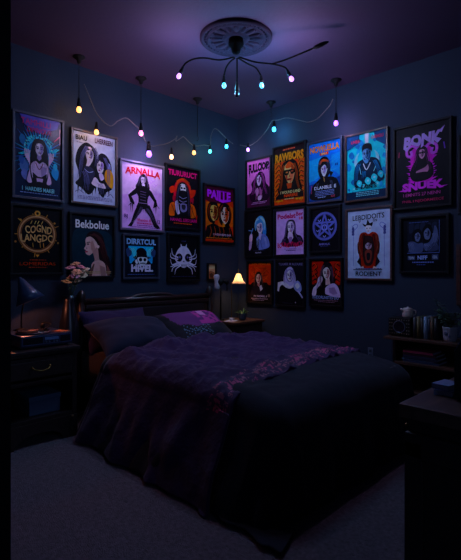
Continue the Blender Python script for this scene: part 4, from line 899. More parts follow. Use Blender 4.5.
def nz(x, y, z=0.0): return noise.noise(Vector((x, y, z)))
def drape(a, b, hw, L, top, r, wr_top, fold, seed, thick=0.0):
    """cloth point: a across the bed (plus = the side away from the right wall), b from the headboard"""
    top -= .045 * min(1.2, max(0.0, (b - 1.70) / .35)) ** 2
    da = max(0.0, abs(a) - hw); db = max(0.0, b - L); d = math.hypot(da, db)
    ca = max(-hw, min(hw, a)); cb = min(b, L)
    if d > 0:
        sx, sy = (da / d) * (1 if a > 0 else -1), db / d
        fl = R(24) * max(0, sx) ** 2 * (1 if a > 0 else 0) + R(9) * sy * sy + (R(7) * sx * sx if a < 0 else 0)
        q = r * math.pi / 2
        if d < q: h, drop = r * math.sin(d / r), r * (1 - math.cos(d / r))
        else: h, drop = r + (d - q) * math.sin(fl), r + (d - q) * math.cos(fl)
        s = (b if da > 0 and db == 0 else a if da == 0 else math.atan2(sy, sx) * .55 + 1.7)
        amt = min(1, drop / .35) ** 1.2
        rip = math.sin(s * 13 + 4.5 * nz(s * 1.7, seed, drop * 1.2)) * .5 + math.sin(s * 31 + 5 * nz(s * 2.3, seed + 5, drop * 2)) * .22 + nz(s * 4.5, drop * 5, seed) * .9 + nz(s * 14, drop * 11, seed) * .25
        h += fold * amt * (rip + .2)
        z = top - drop
        if z < .012: h += (.012 - z) * .35; z = .012 + .004 * (1 + nz(s * 9, seed))
        ca += sx * h; cb += sy * h
    else:
        z = top
    fade = max(0, 1 - d / .25)
    w = nz(a * 4 + seed, b * 3.2) * .5 + (.5 - abs(nz(a * 6 + 2 * nz(a * 3, b * 3, seed), b * 8 + seed))) * .7 + (.4 - abs(nz(a * 13 + seed, b * 17 + 2 * nz(b * 4, a * 4)))) * .5 + nz(a * 30, b * 26 + seed) * .12
    z += wr_top * w * fade
    z += .016 * (1 - (abs(a) / hw) ** 2) * fade if abs(a) < hw else 0
    return ca, cb, z
M_spread = mat('charcoal navy bedspread', '#121828', .9, bump=(160, .25), sheen=.08, spec=.2)
M_duvet = mat('dark violet crinkled duvet', '#301a48', .85, bump=(34, .6), sheen=.12, spec=.2)
E_ = .62
def spread(u, v):
    a = -.61 - .56 + u * (1.22 + .56 + .585); b = .58 + v * (2.02 - .58 + .515)
    a_, b_, z = drape(a, b, .61, 2.02, .505, .10, .012, .03, 3.0)
    return nt(b_, BTC + a_, z)
m = MB(); m.use(M_spread); m.grid(spread, 130, 120)
o = m.build('bedspread', M_spread); tag(o, 'plain dark navy bedspread hanging to the floor at the foot of the bed', 'bedspread')
so = o.modifiers.new('thick', 'SOLIDIFY'); so.thickness = .008; so.offset = 1
def duvet_pt(a, b):
    L2 = 3.0
    a_, b_, z = drape(a, b, .63, L2, .522, .11, .046, .036, 11.0)
    onb = max(0, 1 - max(0, abs(a) - .63) / .5)
    k = (b - .83) / .12
    roll = math.exp(-k * k) * (.036 + .03 * nz(a * 5, 2.2) + .02 * nz(a * 13, 7.7))
    z += roll * (1 if abs(a) < .63 else onb)
    # quilted creases running down the bed
    z += .010 * math.sin((a * 1.0 + .35 * b) * 24 + 3 * nz(a * 2, b * 2)) * max(0, 1 - max(0, abs(a) - .6) / .2)
    e = max(0, (b - 1.70) / .11)
    if abs(a) < .80: z -= .022 * min(1, e) ** 2
    if b < .70: z -= .05 * ((.70 - b) / .08) ** 2 * (1 if abs(a) < .8 else 0)
    return a_, b_, max(z, .014)
def duvet_edge(a):                # the far hem slants a little
    return 1.79 + .05 * (a / .7) + .015 * nz(a * 4, 9.1)
_dv = {}
def duvet_ab(u, v):
    a = -.63 - .30 + u * (1.26 + .30 + .605)
    vv = v / .5 * .78 if v < .5 else .78 + (v - .5) / .5 * .22      # finer weave towards the embroidered hem
    b0 = .66 + .02 * nz(a * 3, 4.4); b1 = duvet_edge(a)
    return a, b0 + vv * (b1 - b0), b1
def duvet(u, v):
    a, b, b1 = duvet_ab(u, v); a_, b_, z = duvet_pt(a, b)
    return nt(b_, BTC + a_, z)
M_stitch = mat('magenta embroidery', '#a83468', .7); M_stitch2 = mat('rose embroidery', '#8a4660', .7); M_hem = mat('plum hem band', '#301a46', .85)
def glyph(i, row):
    r = random.Random(i * 7 + row * 1013)
    return r.random() < (.85 if row == 1 else .7), [[r.random() < .5 for _ in range(3)] for _ in range(5)], r.random() < .6
_gl = {}
def stitch(u, v):                 # rows of small letter-like stitches along the hem
    a, b, b1 = duvet_ab(u, v); d = b1 - b
    if d > .185 or a > .82: return M_duvet
    for row, (d0, d1, w) in enumerate(((.022, .052, .024), (.062, .118, .036), (.130, .160, .024))):
        if d0 < d < d1:
            q = a / w + 40; i = int(q); fx = (q - i) / .8
            if fx < 1:
                if (i, row) not in _gl: _gl[(i, row)] = glyph(i, row)
                on, bits, pink = _gl[(i, row)]
                if on and bits[min(4, int((d - d0) / (d1 - d0) * 5))][min(2, int(fx * 3))]: return M_stitch if pink else M_stitch2
    return M_hem
m = MB(); m.use(M_duvet); m.grid(duvet, 330, 120, True, stitch)
dv = m.build('duvet', None, fix=False); tag(dv, 'crumpled dark violet duvet with a magenta embroidered border across the bed', 'duvet')
so = dv.modifiers.new('thick', 'SOLIDIFY'); so.thickness = .018; so.offset = -1
def pillow(c, wdt, hgt, thk, tilt, yaw, mt, label, matfn=None, sag=.0, roll=0.0):
    """centre c; width along the headboard, height leaning back by tilt from the horizontal"""
    Mx = Matrix.Rotation(yaw, 4, 'Z')
    ex = Mx @ Vector((0, 1, 0)); up_ = Mx @ Vector((-math.cos(tilt), 0, math.sin(tilt))); nn = ex.cross(up_) * -1
    if nn.z < 0: nn = -nn
    ex2 = ex * math.cos(roll) + up_ * math.sin(roll); up2 = up_ * math.cos(roll) - ex * math.sin(roll)
    def side(sg):
        def fn(u, v):
            x, y = u * 2 - 1, v * 2 - 1
            pin = 1 - .10 * (1 - abs(x)) * abs(y) ** 3 - 0; piy = 1 - .09 * (1 - abs(y)) * abs(x) ** 3
            hh = thk * (max(0, 1 - abs(x) ** 3.2) ** .6) * (max(0, 1 - abs(y) ** 3.2) ** .6)
            wv = .010 * nz(x * 2.5 + c[1] * 3, y * 2.5, sg) + .006 * math.sin(6 * x + 9 * y + 4 * nz(x * 2, y * 2, 3)) * (abs(x) + abs(y)) * .5
            f = hh * sg * (.62 if sg > 0 else .38) + wv * (hh / thk)
            return Vector(c) + ex2 * (x * wdt / 2 * piy) + up2 * (y * hgt / 2 * pin) + nn * f
        return fn
    m = MB(); m.use(mt)
    m.grid(side(1), 60, 44, True, (lambda u, v: matfn(u, v)) if matfn else None)
    m.use(mt); m.grid(side(-1), 30, 22, True)
    o = m.build('pillow', None); tag(o, label, 'pillow', 'pillows at the headboard')
    return o
M_pil = mat('dark slate pillowcase', '#1c2036', .85, bump=(130, .25), sheen=.1, spec=.2)
M_pil2 = mat('violet pillowcase', '#2e2046', .85, bump=(130, .25), sheen=.1, spec=.2)
M_pb = mat('black print pillowcase', '#14161f', .85, bump=(130, .25), sheen=.1, spec=.2)
M_pp = mat('purple pillow print', '#5c1e68', .8); M_pm = mat('magenta pillow print', '#b82e8c', .8); M_pw = mat('pale pink pillow print', '#d488c0', .8); M_pc = mat('teal pillow print', '#54788c', .8)
def print_fn(u, v):
    v1 = v - .12 * nz(u * 4, 3.3)
    if .50 < u < .86 and .42 < v < .88:
        k = nz(math.floor(u * 22) * 1.7, math.floor(v * 16) * 1.3, 1.1)
        if .58 < u < .68 and .66 < v < .84 and k > -.25: return M_pw
        if k > -.12: return M_pm
    if .10 < u < .9 and v1 > .40 and v1 < .92 and u + v1 * .2 > .25: return M_pp
    if .16 < u < .60 and .08 < v < .40:
        q = math.sin(u * 46 + v * 30) ; q2 = math.sin(u * 38 - v * 44)
        if abs(q) < .17 or abs(q2) < .17: return M_pc
    return M_pb
pillow(nt(.18, 1.56, .615), .60, .36, .12, R(60), R(2), M_pil2, 'violet pillow showing behind the dark one at the far left of the headboard')
pillow(nt(.40, 1.55, .585), .66, .42, .17, R(27), R(-2), M_pil, 'plain dark slate pillow in front on the left side of the bed')
pillow(nt(.42, .95, .585), .66, .46, .15, R(30), R(-3), M_pb, 'black pillow with purple and magenta print on the right side of the bed', print_fn)

# ------------------------------------------------------------------ left bedside cabinet and what stands on it
NT0, NT1, NN1, NZ = 2.075, 2.56, .53, .595
M_nw = wood('black brown cabinet wood', '#2c2222', .4)
cab = thing('nightstand', nt(.29, (NT0 + NT1) / 2, 0), 'black brown nightstand with one drawer and an open niche, left of the bed', 'nightstand')
m = MB(); nbox(m, .02, NN1 + .015, NT0 - .015, NT1 + .015, NZ - .028, NZ, .008); nbox(m, .03, NN1 + .005, NT0 - .005, NT1 + .005, NZ - .042, NZ - .028, .004); part(m, 'tabletop', M_nw, cab)
m = MB()
nbox(m, .03, NN1 - .01, NT0, NT0 + .03, .08, NZ - .04, .003); nbox(m, .03, NN1 - .01, NT1 - .03, NT1, .08, NZ - .04, .003)
nbox(m, .03, .045, NT0 + .03, NT1 - .03, .10, NZ - .04); nbox(m, .045, NN1 - .015, NT0 + .03, NT1 - .03, .14, .165, .002); nbox(m, .045, NN1 - .012, NT0 + .03, NT1 - .03, .375, .395, .002)
part(m, 'body', M_nw, cab)
m = MB(); nbox(m, .06, NN1, NT0 + .034, NT1 - .034, .40, NZ - .048, .005); nbox(m, NN1, NN1 + .006, NT0 + .06, NT1 - .06, .425, NZ - .07, .003)
# scalloped lower edge of the drawer front
sc = [nt(NN1, NT0 + .034 + i / 20 * (NT1 - NT0 - .068), .402 - .012 * abs(math.sin(i / 20 * math.pi * 2)) - .004) for i in range(21)]
m.prism(sc + [nt(NN1, NT1 - .034, .42), nt(NN1, NT0 + .034, .42)], (-.012, 0, 0))
dr = part(m, 'drawer', M_nw, cab)
m = MB(); tc = (NT0 + NT1) / 2
m.tube(spline([nt(NN1 + .006, tc - .055, .488), nt(NN1 + .022, tc - .045, .478), nt(NN1 + .028, tc, .466), nt(NN1 + .022, tc + .045, .478), nt(NN1 + .006, tc + .055, .488)], 5), .0045, 8)
for q in (-.055, .055): m.ball(nt(NN1 + .007, tc + q, .488), .009, 8)
part(m, 'drawer_handle', M_brass, dr)
m = MB()
bp = [(0, .14), (0, 0), (.09, 0), (.11, .04), (.16, .065), (.24, .075), (.33, .065), (.38, .04), (.40, 0), (.485, 0), (.485, .14)]
m.prism([nt(NN1 - .002, NT0 + a, z) for a, z in bp], (-.02, 0, 0))
for tt in (NT0, NT1 - .018): nbox(m, .03, NN1 - .02, tt, tt + .018, 0, .10, .003)
part(m, 'plinth', M_nw, cab)
for tt in (NT0 + .035, NT1 - .05):
    m = MB(); m.ball(nt(NN1 + .002, tt, .135), .008, 8); part(m, 'brass_stud', mat('bright brass', '#c8a878', .3, .9), cab)
# blue box in the niche
m = MB(); nbox(m, .20, .46, 2.16, 2.36, .166, .285, .006); nbox(m, .195, .465, 2.155, 2.365, .262, .29, .005)
bxo = thing('storage_box', nt(.33, 2.26, .166), 'dull blue lidded box in the open niche of the nightstand', 'box')
m1 = MB(); nbox(m1, .20, .46, 2.16, 2.36, .166, .262, .006); part(m1, 'box_body', mat('dull blue card', '#3d5a78', .6, bump=(40, .2)), bxo)
m1 = MB(); nbox(m1, .196, .464, 2.156, 2.364, .258, .288, .005); part(m1, 'lid', mat('dull blue lid', '#466684', .6), bxo)
# record player
RP = (.115, .475, 2.085, 2.42); RZ = NZ + .082
rp = thing('record_player', nt(.295, 2.25, NZ), 'dark blue record player with a record on top, on the left nightstand', 'record player')
m = MB(); nbox(m, RP[0], RP[1], RP[2], RP[3], NZ + .008, RZ, .006)
for a in (RP[0] + .03, RP[1] - .03):
    for b in (RP[2] + .03, RP[3] - .03): m.cyl(nt(a, b, NZ), nt(a, b, NZ + .01), .013)
part(m, 'body', mat('midnight blue lacquer', '#22304a', .3, coat=.3), rp)
m = MB()
for z in (.022, .070): nbox(m, RP[1], RP[1] + .004, RP[2] + .008, RP[3] - .008, NZ + z, NZ + z + .004)
for q in (RP[2] + .008, 2.17, 2.275, RP[3] - .012): nbox(m, RP[1], RP[1] + .004, q, q + .004, NZ + .022, NZ + .074)
part(m, 'trim_strip', mat('blue steel trim', '#6c86b0', .3, .8), rp)
for q in (RP[2] + .016, 2.285):
    m = MB()
    for i in range(5): nbox(m, RP[1], RP[1] + .003, q, q + .075 + (.04 if q > 2.2 else 0), NZ + .03 + i * .008, NZ + .034 + i * .008)
    part(m, 'speaker_grille', M_blackmetal, rp)
m = MB(); nbox(m, RP[1], RP[1] + .005, 2.18, 2.27, NZ + .045, NZ + .066, .002); part(m, 'display', mat('blue grey display', '#5878a8', .2), rp)
for q in (2.19, 2.21, 2.24, 2.26):
    m = MB(); m.cyl(nt(RP[1], q, NZ + .035), nt(RP[1] + .008, q, NZ + .035), .006, n=12); part(m, 'knob', mat('steel knob', '#8090a8', .3, .8), rp)
RC = nt(.355, 2.295, RZ)
m = MB(); m.lathe([(.0001, .014), (.104, .014), (.106, .010), (.106, .002), (.0001, .002)], RC, 40); part(m, 'platter', mat('brushed copper platter', '#8a6a68', .35, .7), rp)
m = MB(); pr = [(.0001, .019), (.034, .019)]
for i in range(14): pr += [(.036 + i * .0045, .0185 if i % 2 else .0195)]
pr += [(.1, .019), (.1, .0145), (.0001, .0145)]
m.lathe(pr, RC, 48); part(m, 'record', mat('black vinyl', '#17141a', .2, coat=.4), rp)
m = MB(); m.lathe([(.0001, .0205), (.032, .0205), (.033, .0195)], RC, 24); m.lathe([(.0001, .03), (.003, .029), (.003, .02)], RC, 8); part(m, 'record_label', mat('dull red record label', '#6a2a2c', .6), rp)
m = MB(); pv = nt(.19, 2.165, RZ); m.cyl(pv, pv + UP * .04, .016, .013); tip = RC + nt(.0, -.06, .032) ; tip = nt(.40, 2.235, RZ + .026)
m.tube(spline([pv + nt(-.03, -.012, .042), pv + UP * .045, nt(.30, 2.155, RZ + .042), tip], 6), .0045, 8); m.box(tip + Vector((-.012, -.008, -.006)), tip + Vector((.012, .008, .006)), .003)
part(m, 'tonearm', M_blackmetal, rp)
# orange sleeve lying on the player
m = MB(); m.box((-.05, -.035, 0), (.05, .035, .004), .001, Matrix.Translation(nt(.39, 2.125, RZ)) @ Matrix.Rotation(.3, 4, 'Z'))
tag(m.build('record_sleeve', mat('orange card', '#b0602c', .6)), 'small orange card lying on the right end of the record player', 'record sleeve')
# cone lamp
LB = nt(.165, 2.30, RZ)
dl = thing('desk_lamp', LB, 'black desk lamp with a tilted cone shade standing on the record player', 'lamp')
part(MB().lathe([(.0001, .016), (.02, .015), (.045, .008), (.048, 0), (.0001, 0)], LB, 28), 'base', M_blackmetal, dl)
apx = wl(20.5, 279, .165); bot = wl(30.5, 301, .20)
ax = (bot - apx).normalized(); hL = (bot - apx).length
stem_top = apx + ax * hL * .45
part(MB().tube(spline([LB + UP * .01, LB + UP * .10, LB.lerp(stem_top, .7) , stem_top], 6), .005, 8), 'stem', M_blackmetal, dl)
Mx = Vector((0, 0, -1)).rotation_difference(ax).to_matrix().to_4x4()
sh = part(MB().lathe([(.0001, .015), (.008, .014), (.010, 0), (.018, -.005), (.06, -hL * .6), (.098, -hL), (.094, -hL), (.056, -hL * .6), (.014, -.01), (.0001, -.01)], apx, 32, Mx), 'shade', mat('blue black enamel', '#2c4262', .3, coat=.3), dl)
b = part(MB().lathe([(.0001, -.09), (.014, -.088), (.022, -.072), (.02, -.055), (.012, -.035), (.012, -.012)], apx, 16, Mx), 'bulb', glow('lit dim salmon glass', '#ff9468', None, 2.0), dl)
point_light('desk lamp light', apx + ax * .115, (1, .26, .13), 2.6, .012)
# flowers in a tall floor vase in the gap
VB = nt(.15, 1.955, 0)
fl = thing('flower_vase', VB, 'tall dark floor vase of peach and pink flowers between nightstand and headboard', 'vase')
part(MB().lathe([(.0001, 0), (.055, 0), (.062, .03), (.068, .25), (.075, .5), (.07, .68), (.045, .80), (.034, .86), (.042, .90), (.038, .90), (.03, .86), (.0001, .84)], VB, 28), 'vase', mat('black glazed ceramic', '#12131a', .3, coat=.3), fl)
M_stem = mat('olive stem', '#3c4a34', .6); M_leaf = mat('olive leaf', '#4e5a3c', .6)
M_fl = [mat('peach petal', '#f0a878', .6, sheen=.2), mat('rose petal', '#e8909c', .6, sheen=.2), mat('cream petal', '#f0d0a8', .6, sheen=.2), mat('apricot petal', '#e8984c', .6, sheen=.2)]
rnd = random.Random(4)
fpos = [(77, 265, 0), (82, 268, 1), (72, 269, 1), (78, 273, 0), (84, 276, 2), (73, 279, 3), (79, 282, 2), (68, 283, 3), (76, 277, 1), (87, 271, 2)]
m = MB(); lv = MB(); heads = []
for x, y, k in fpos:
    p = wl(x - 1.5, y, .15 + rnd.uniform(-.05, .08)); heads.append((p, k))
    m.tube(spline([VB + UP * .84, VB.lerp(p, .5) * 1.0 + UP * (.45 - (.5 * (p.z)) * .0) * 0 + Vector((0, 0, .42)), p], 5), .0025, 6) if False else m.tube([VB + UP * .84, (VB + UP * .9).lerp(p, .5) + Vector((rnd.uniform(-.01, .01), rnd.uniform(-.01, .01), .0)), p], .0025, 6)
    for q in range(2):
        c = (VB + UP * .9).lerp(p, rnd.uniform(.45, .85)); d_ = Vector((rnd.uniform(-1, 1), rnd.uniform(-1, 1), rnd.uniform(0, .8))).normalized(); s_ = d_.cross(UP).normalized()
        lv.add([c, c + d_ * .02 + s_ * .009, c + d_ * .045, c + d_ * .02 - s_ * .009 + UP * .004], [(0, 1, 2, 3)])
part(m, 'stems', M_stem, fl); part(lv, 'leaves', M_leaf, fl)
for p, k in heads:
    m = MB(); up_ = Vector((rnd.uniform(.1, .6), rnd.uniform(-.5, .1), .8)).normalized(); Rm = UP.rotation_difference(up_).to_matrix().to_4x4()
    for ring, (nn_, rr, tilt) in enumerate(((6, .026, .25), (5, .017, .8))):
        for i in range(nn_):
            g = 2 * math.pi * i / nn_ + ring * .5; Rz = Matrix.Rotation(g, 4, 'Z') @ Matrix.Rotation(-tilt, 4, 'Y')
            m.ball(p + Rm @ (Rz @ Vector((rr * .7, 0, .002 + ring * .003))), (rr * .85, rr * .7, .006), 7, Rm @ Rz)
    m.ball(p + up_ * .005, .006, 6)
    part(m, 'flower', M_fl[k], fl)

# ------------------------------------------------------------------ corner bedside table and what stands on it
TZ = .60
M_tb = wood('chestnut table wood', '#5a3524', .4)
ct = thing('nightstand', nt(.26, .28, 0), 'chestnut topped nightstand in the room corner, right of the headboard', 'nightstand')
m = MB(); nbox(m, .095, .43, .06, .50, TZ - .025, TZ, .007); part(m, 'tabletop', M_tb, ct)
m = MB(); nbox(m, .11, .41, .075, .485, .12, TZ - .025, .004); part(m, 'body', M_darkwood, ct)
for z0, z1 in ((.36, .55), (.15, .34)):
    m = MB(); nbox(m, .41, .418, .09, .47, z0, z1, .003); dr = part(m, 'drawer', M_darkwood, ct)
    part(MB().ball(nt(.428, .28, (z0 + z1) / 2), .011, 8), 'knob', M_brass, dr)
for a in (.13, .39):
    for b in (.095, .465):
        part(MB().cyl(nt(a, b, .13), nt(a, b, 0), .017, .011), 'leg', M_darkwood, ct)
# lamp
lb = nt(.177, .276, TZ); SCN = nt(.20, .20, .955)
tl = thing('table_lamp', lb, 'lit lamp with a cream bell shade on a thin brass stem, on the corner nightstand', 'lamp')
part(MB().lathe([(.0001, .014), (.012, .013), (.04, .006), (.042, 0), (.0001, 0)], lb, 24), 'base', M_brass, tl)
part(MB().tube(spline([lb + UP * .01, lb + UP * .2, lb + UP * .345, lb + UP * .356 + (SCN - lb) * .15 * Vector((1, 1, 0)).length * 0, Vector((SCN.x, SCN.y, TZ + .358))], 5), .0045, 8), 'stem', M_brass, tl)
prof = [(.022, .098), (.026, .085), (.034, .06), (.047, .03), (.066, .006), (.074, 0)]
sm = bpy.data.materials.new('lit cream shade'); sm.use_nodes = True
n_ = sm.node_tree; pb = n_.nodes['Principled BSDF']; pb.inputs['Base Color'].default_value = hexc('#e8c8a0'); pb.inputs['Roughness'].default_value = .8
pb.inputs['Emission Color'].default_value = hexc('#ffb890'); pb.inputs['Emission Strength'].default_value = .25
tl_ = n_.nodes.new('ShaderNodeBsdfTranslucent'); tl_.inputs[0].default_value = hexc('#f4c8a0'); ms_ = n_.nodes.new('ShaderNodeMixShader'); ms_.inputs[0].default_value = .5
for a_, b_ in ((pb.outputs[0], ms_.inputs[1]), (tl_.outputs[0], ms_.inputs[2]), (ms_.outputs[0], n_.nodes['Material Output'].inputs[0])): n_.links.new(a_, b_)
shd = part(MB().lathe(prof, SCN, 36), 'shade', sm, tl)
part(MB().lathe([(.0735, .001), (.0755, -.004), (.072, -.009), (.069, -.004), (.0735, .001)], SCN, 36), 'shade_rim', M_brass, shd)
m = MB(); m.tube([SCN + UP * .003, SCN + UP * .135], .003, 8); m.lathe([(.0001, .012), (.006, .008), (.008, 0), (.004, -.006), (.003, -.01)], SCN + UP * .135, 12)
for i in range(3):
    g = 2 * math.pi * i / 3; m.tube([SCN + UP * .095, SCN + Vector((.031 * math.cos(g), .031 * math.sin(g), .096))], .0018, 6)
part(m, 'finial', M_brass, tl)
part(MB().lathe([(.0001, .07), (.012, .066), (.018, .05), (.014, .03), (.009, .018), (.009, .004), (.004, .003)], SCN, 16), 'bulb', glow('lit warm glass', '#ffca90', None, 6), tl)
point_light('table lamp light', SCN + UP * .045, (1, .52, .22), 5.5, .024)
# jointed stand with a white device
sb = nt(.173, .421, TZ)
st = thing('device_stand', sb, 'dark pole with a jointed arm holding a white rounded device, left of the lit lamp', 'stand')
part(MB().lathe([(.0001, .012), (.036, .01), (.04, 0), (.0001, 0)], sb, 24), 'base', M_blackmetal, st)
part(MB().cyl(sb + UP * .008, sb + UP * .40, .0085, .007), 'pole', M_blackmetal, st)
m = MB(); J = sb + UP * .375
m.ball(J, (.032, .032, .034), 10); m.tube([J, J + RIGHT * .035 + UP * .008, J + RIGHT * .06 - UP * .002], [.022, .017, .018], 12); m.ball(J + RIGHT * .06, (.024, .024, .03), 8); m.cyl(J + RIGHT * .06, J + RIGHT * .062 - UP * .09, .006); m.cyl(J, J - RIGHT * .03, .010)
part(m, 'jointed_arm', M_black, st)
Dv = J - RIGHT * .038
m = MB(); prf = [(.0001, -.075), (.014, -.073), (.022, -.06), (.020, -.03), (.017, 0), (.021, .03), (.023, .055), (.016, .07), (.0001, .074)]
m.lathe([(r * 1.25, z) for r, z in prf], Dv, 20, Matrix.Rotation(.08, 4, 'X')); part(m, 'device', mat('off white plastic', '#b8b4bc', .4), st)
# note sheet, cup, plant
m = MB(); m.box((-.05, -.06, 0), (.05, .06, .003), .001, Matrix.Translation(nt(.30, .405, TZ)) @ Matrix.Rotation(.4, 4, 'Z'))
tag(m.build('notepad', mat('off white paper', '#d4ccc8', .8)), 'white notepad lying on the corner nightstand under the small cup', 'notepad')
cp = nt(.29, .395, TZ + .003)
cu = thing('cup', cp, 'tiny pale cup standing on the white notepad', 'cup')
part(MB().lathe([(.0001, 0), (.012, 0), (.016, .008), (.019, .026), (.017, .026), (.014, .01), (.0001, .005)], cp, 20), 'bowl', mat('pale glazed clay', '#c8c0c0', .3), cu)
part(MB().tube(spline([cp + Vector((.012, .012, .021)), cp + Vector((.02, .02, .021)), cp + Vector((.021, .021, .012)), cp + Vector((.012, .012, .008))], 4), .002, 6), 'handle', mat('pale glazed clay', '#c8c0c0', .3), cu)
def leaf(mb, p, d, l, w, droop=.3, seg=5):
    d = Vector(d).normalized(); s_ = d.cross(UP); s_ = s_.normalized() if s_.length > 1e-3 else RIGHT; vs = []; fs = []
    for i in range(seg + 1):
        u = i / seg; c = Vector(p) + d * (l * u) - UP * (droop * l * u * u); ww = w * math.sin(math.pi * min(1, u * .9 + .08)) ** .8
        vs += [c - s_ * ww + UP * ww * .25, c, c + s_ * ww + UP * ww * .25]
    for i in range(seg):
        for k in (0, 1): fs.append((i * 3 + k, i * 3 + k + 1, i * 3 + k + 4, i * 3 + k + 3))
    mb.add(vs, fs, True)
pp = nt(.315, .265, TZ)
pl = thing('potted_plant', pp, 'small green plant in a dark blue pot on the corner nightstand', 'plant')
part(MB().lathe([(.0001, 0), (.03, 0), (.036, .02), (.042, .06), (.043, .066), (.038, .066), (.034, .055), (.0001, .055)], pp, 24), 'pot', mat('dark blue pot', '#2c3848', .5), pl)
m = MB(); rnd = random.Random(9)
for i in range(26):
    g = rnd.uniform(0, 6.28); e = rnd.uniform(.5, 1.4); leaf(m, pp + Vector((.012 * math.cos(g), .012 * math.sin(g), .055)), (math.cos(g) * math.cos(e), math.sin(g) * math.cos(e), math.sin(e)), rnd.uniform(.05, .10), rnd.uniform(.006, .010), .35)
part(m, 'foliage', mat('fresh green leaf', '#5c8a4a', .5), pl)

# ------------------------------------------------------------------ shelf unit on the right wall
M_sh = wood('umber shelf wood', '#4e3428', .45)
SZ, SZ2, SX0, SX1 = .60, .428, 1.79, 2.46
su = thing('shelf_unit', (2.13, -.16, 0), 'low open shelf unit with brown boards against the right wall', 'shelf')
def xb(m, x0, x1, t0, t1, z0, z1, bev=0.0): return m.box((x0, -t1, z0), (x1, -t0, z1), bev)
for x0, z in ((SX0, SZ), (SX0 + .085, SZ2), (SX0 + .085, .22)):
    m = MB(); xb(m, x0, SX1, .02, .30, z - .02, z, .003); part(m, 'shelf_board', M_sh, su)
for x in (SX0 + .065, SX1 - .03):
    m = MB(); xb(m, x, x + .022, .03, .285, 0, SZ - .02, .003); part(m, 'side_panel', M_ebony, su)
m = MB(); xb(m, SX0 + .087, SX1 - .03, .02, .03, .02, SZ - .02); part(m, 'back_panel', M_ebony, su)
# radio
rx0, rx1, rt0, rt1 = 1.80, 1.97, .13, .24
ra = thing('radio', ((rx0 + rx1) / 2, -(rt0 + rt1) / 2, SZ), 'black radio with a round dial on the top shelf, below the cream jug', 'radio')
m = MB(); xb(m, rx0, rx1, rt0, rt1, SZ + .006, SZ + .138, .008)
for a in (rx0 + .02, rx1 - .02):
    for b in (rt0 + .02, rt1 - .02): m.cyl((a, -b, SZ), (a, -b, SZ + .008), .008)
part(m, 'body', M_black, ra)
m = MB(); c = Vector(((rx0 + rx1) / 2, -rt1, SZ + .072))
Mf = Matrix.Rotation(math.pi / 2, 4, 'X')
m.lathe([(.046, .001), (.046, .005), (.041, .005), (.041, .001)], c, 32, Mf); part(m, 'dial_ring', mat('steel trim', '#707888', .3, .8), ra)
m = MB(); m.lathe([(.0001, .003), (.041, .003)], c, 32, Mf); part(m, 'dial', mat('dial black', '#0a0b10', .2, coat=.5), ra)
m = MB()
for i in range(9):
    for z in (.022, .122): m.ball((rx0 + .014 + i * .018, -rt1 - .001, SZ + z), .0035, 6)
for z in (.047, .072, .097):
    for q in (.014, .03, .142, .158): m.ball((rx0 + q, -rt1 - .001, SZ + z), .0035, 6)
part(m, 'button_dots', mat('pale brass dots', '#a8987c', .4, .5), ra)
# jug on the radio
jp = Vector((1.925, -.185, SZ + .138))
M_cer = mat('cream glazed ceramic', '#c8b4ac', .35, coat=.2)
jg = thing('jug', jp, 'small cream jug standing on top of the black radio', 'jug')
part(MB().lathe([(.0001, 0), (.03, 0), (.037, .01), (.039, .03), (.035, .048), (.04, .062), (.037, .062), (.031, .05), (.034, .03), (.0001, .012)], jp, 26), 'body', M_cer, jg)
part(MB().tube(spline([jp + RIGHT * .034 + UP * .054, jp + RIGHT * .058 + UP * .05, jp + RIGHT * .058 + UP * .026, jp + RIGHT * .036 + UP * .016], 5), .0045, 8), 'handle', M_cer, jg)
m = MB(); m.tube([jp - RIGHT * .03 + UP * .05, jp - RIGHT * .052 + UP * .066], [.012, .006], 10); part(m, 'spout', M_cer, jg)
m = MB(); m.lathe([(.0001, .082), (.006, .08), (.006, .074), (.03, .07), (.036, .063), (.0001, .062)], jp, 24); part(m, 'lid', M_cer, jg)
# upright books
x = 1.985
books = [('#2a2c30', .026, .150, 'charcoal book standing right next to the black radio'), ('#6a5a34', .024, .156, 'ochre book, second upright book from the radio'), ('#2e2420', .022, .152, 'dark brown book between the ochre and pale blue books'), ('#7c94ac', .026, .158, 'pale blue book upright in the middle of the row'), ('#1e2a40', .018, .150, 'thin navy book right of the pale blue book'), ('#5e4630', .022, .160, 'tan brown book, second upright book from the white plant pot'), ('#15151a', .026, .154, 'black book at the right end of the row beside the plant pot')]
for c, wd, hh, lab in books:
    bk = thing('book', (x + wd / 2, -.175, SZ), lab, 'book', 'upright books on the top shelf')
    m = MB(); xb(m, x, x + .003, .10, .235, SZ, SZ + hh, .001); xb(m, x + wd - .003, x + wd, .10, .235, SZ, SZ + hh, .001)
    m.tube([(x + wd / 2, -.233, SZ + .0005), (x + wd / 2, -.233, SZ + hh - .0005)], wd / 2 - .0005, 14)
    for q in (.16, .84): xb(m, x + .003, x + wd - .003, .2455, .2475, SZ + hh * q - .002, SZ + hh * q + .002) if False else None
    part(m, 'cover', mat('book cover ' + c, c, .55), bk)
    m = MB(); xb(m, x + .003, x + wd - .003, .104, .231, SZ + .003, SZ + hh - .004); part(m, 'pages', mat('book pages', '#b0a894', .9), bk)
    x += wd + .0015
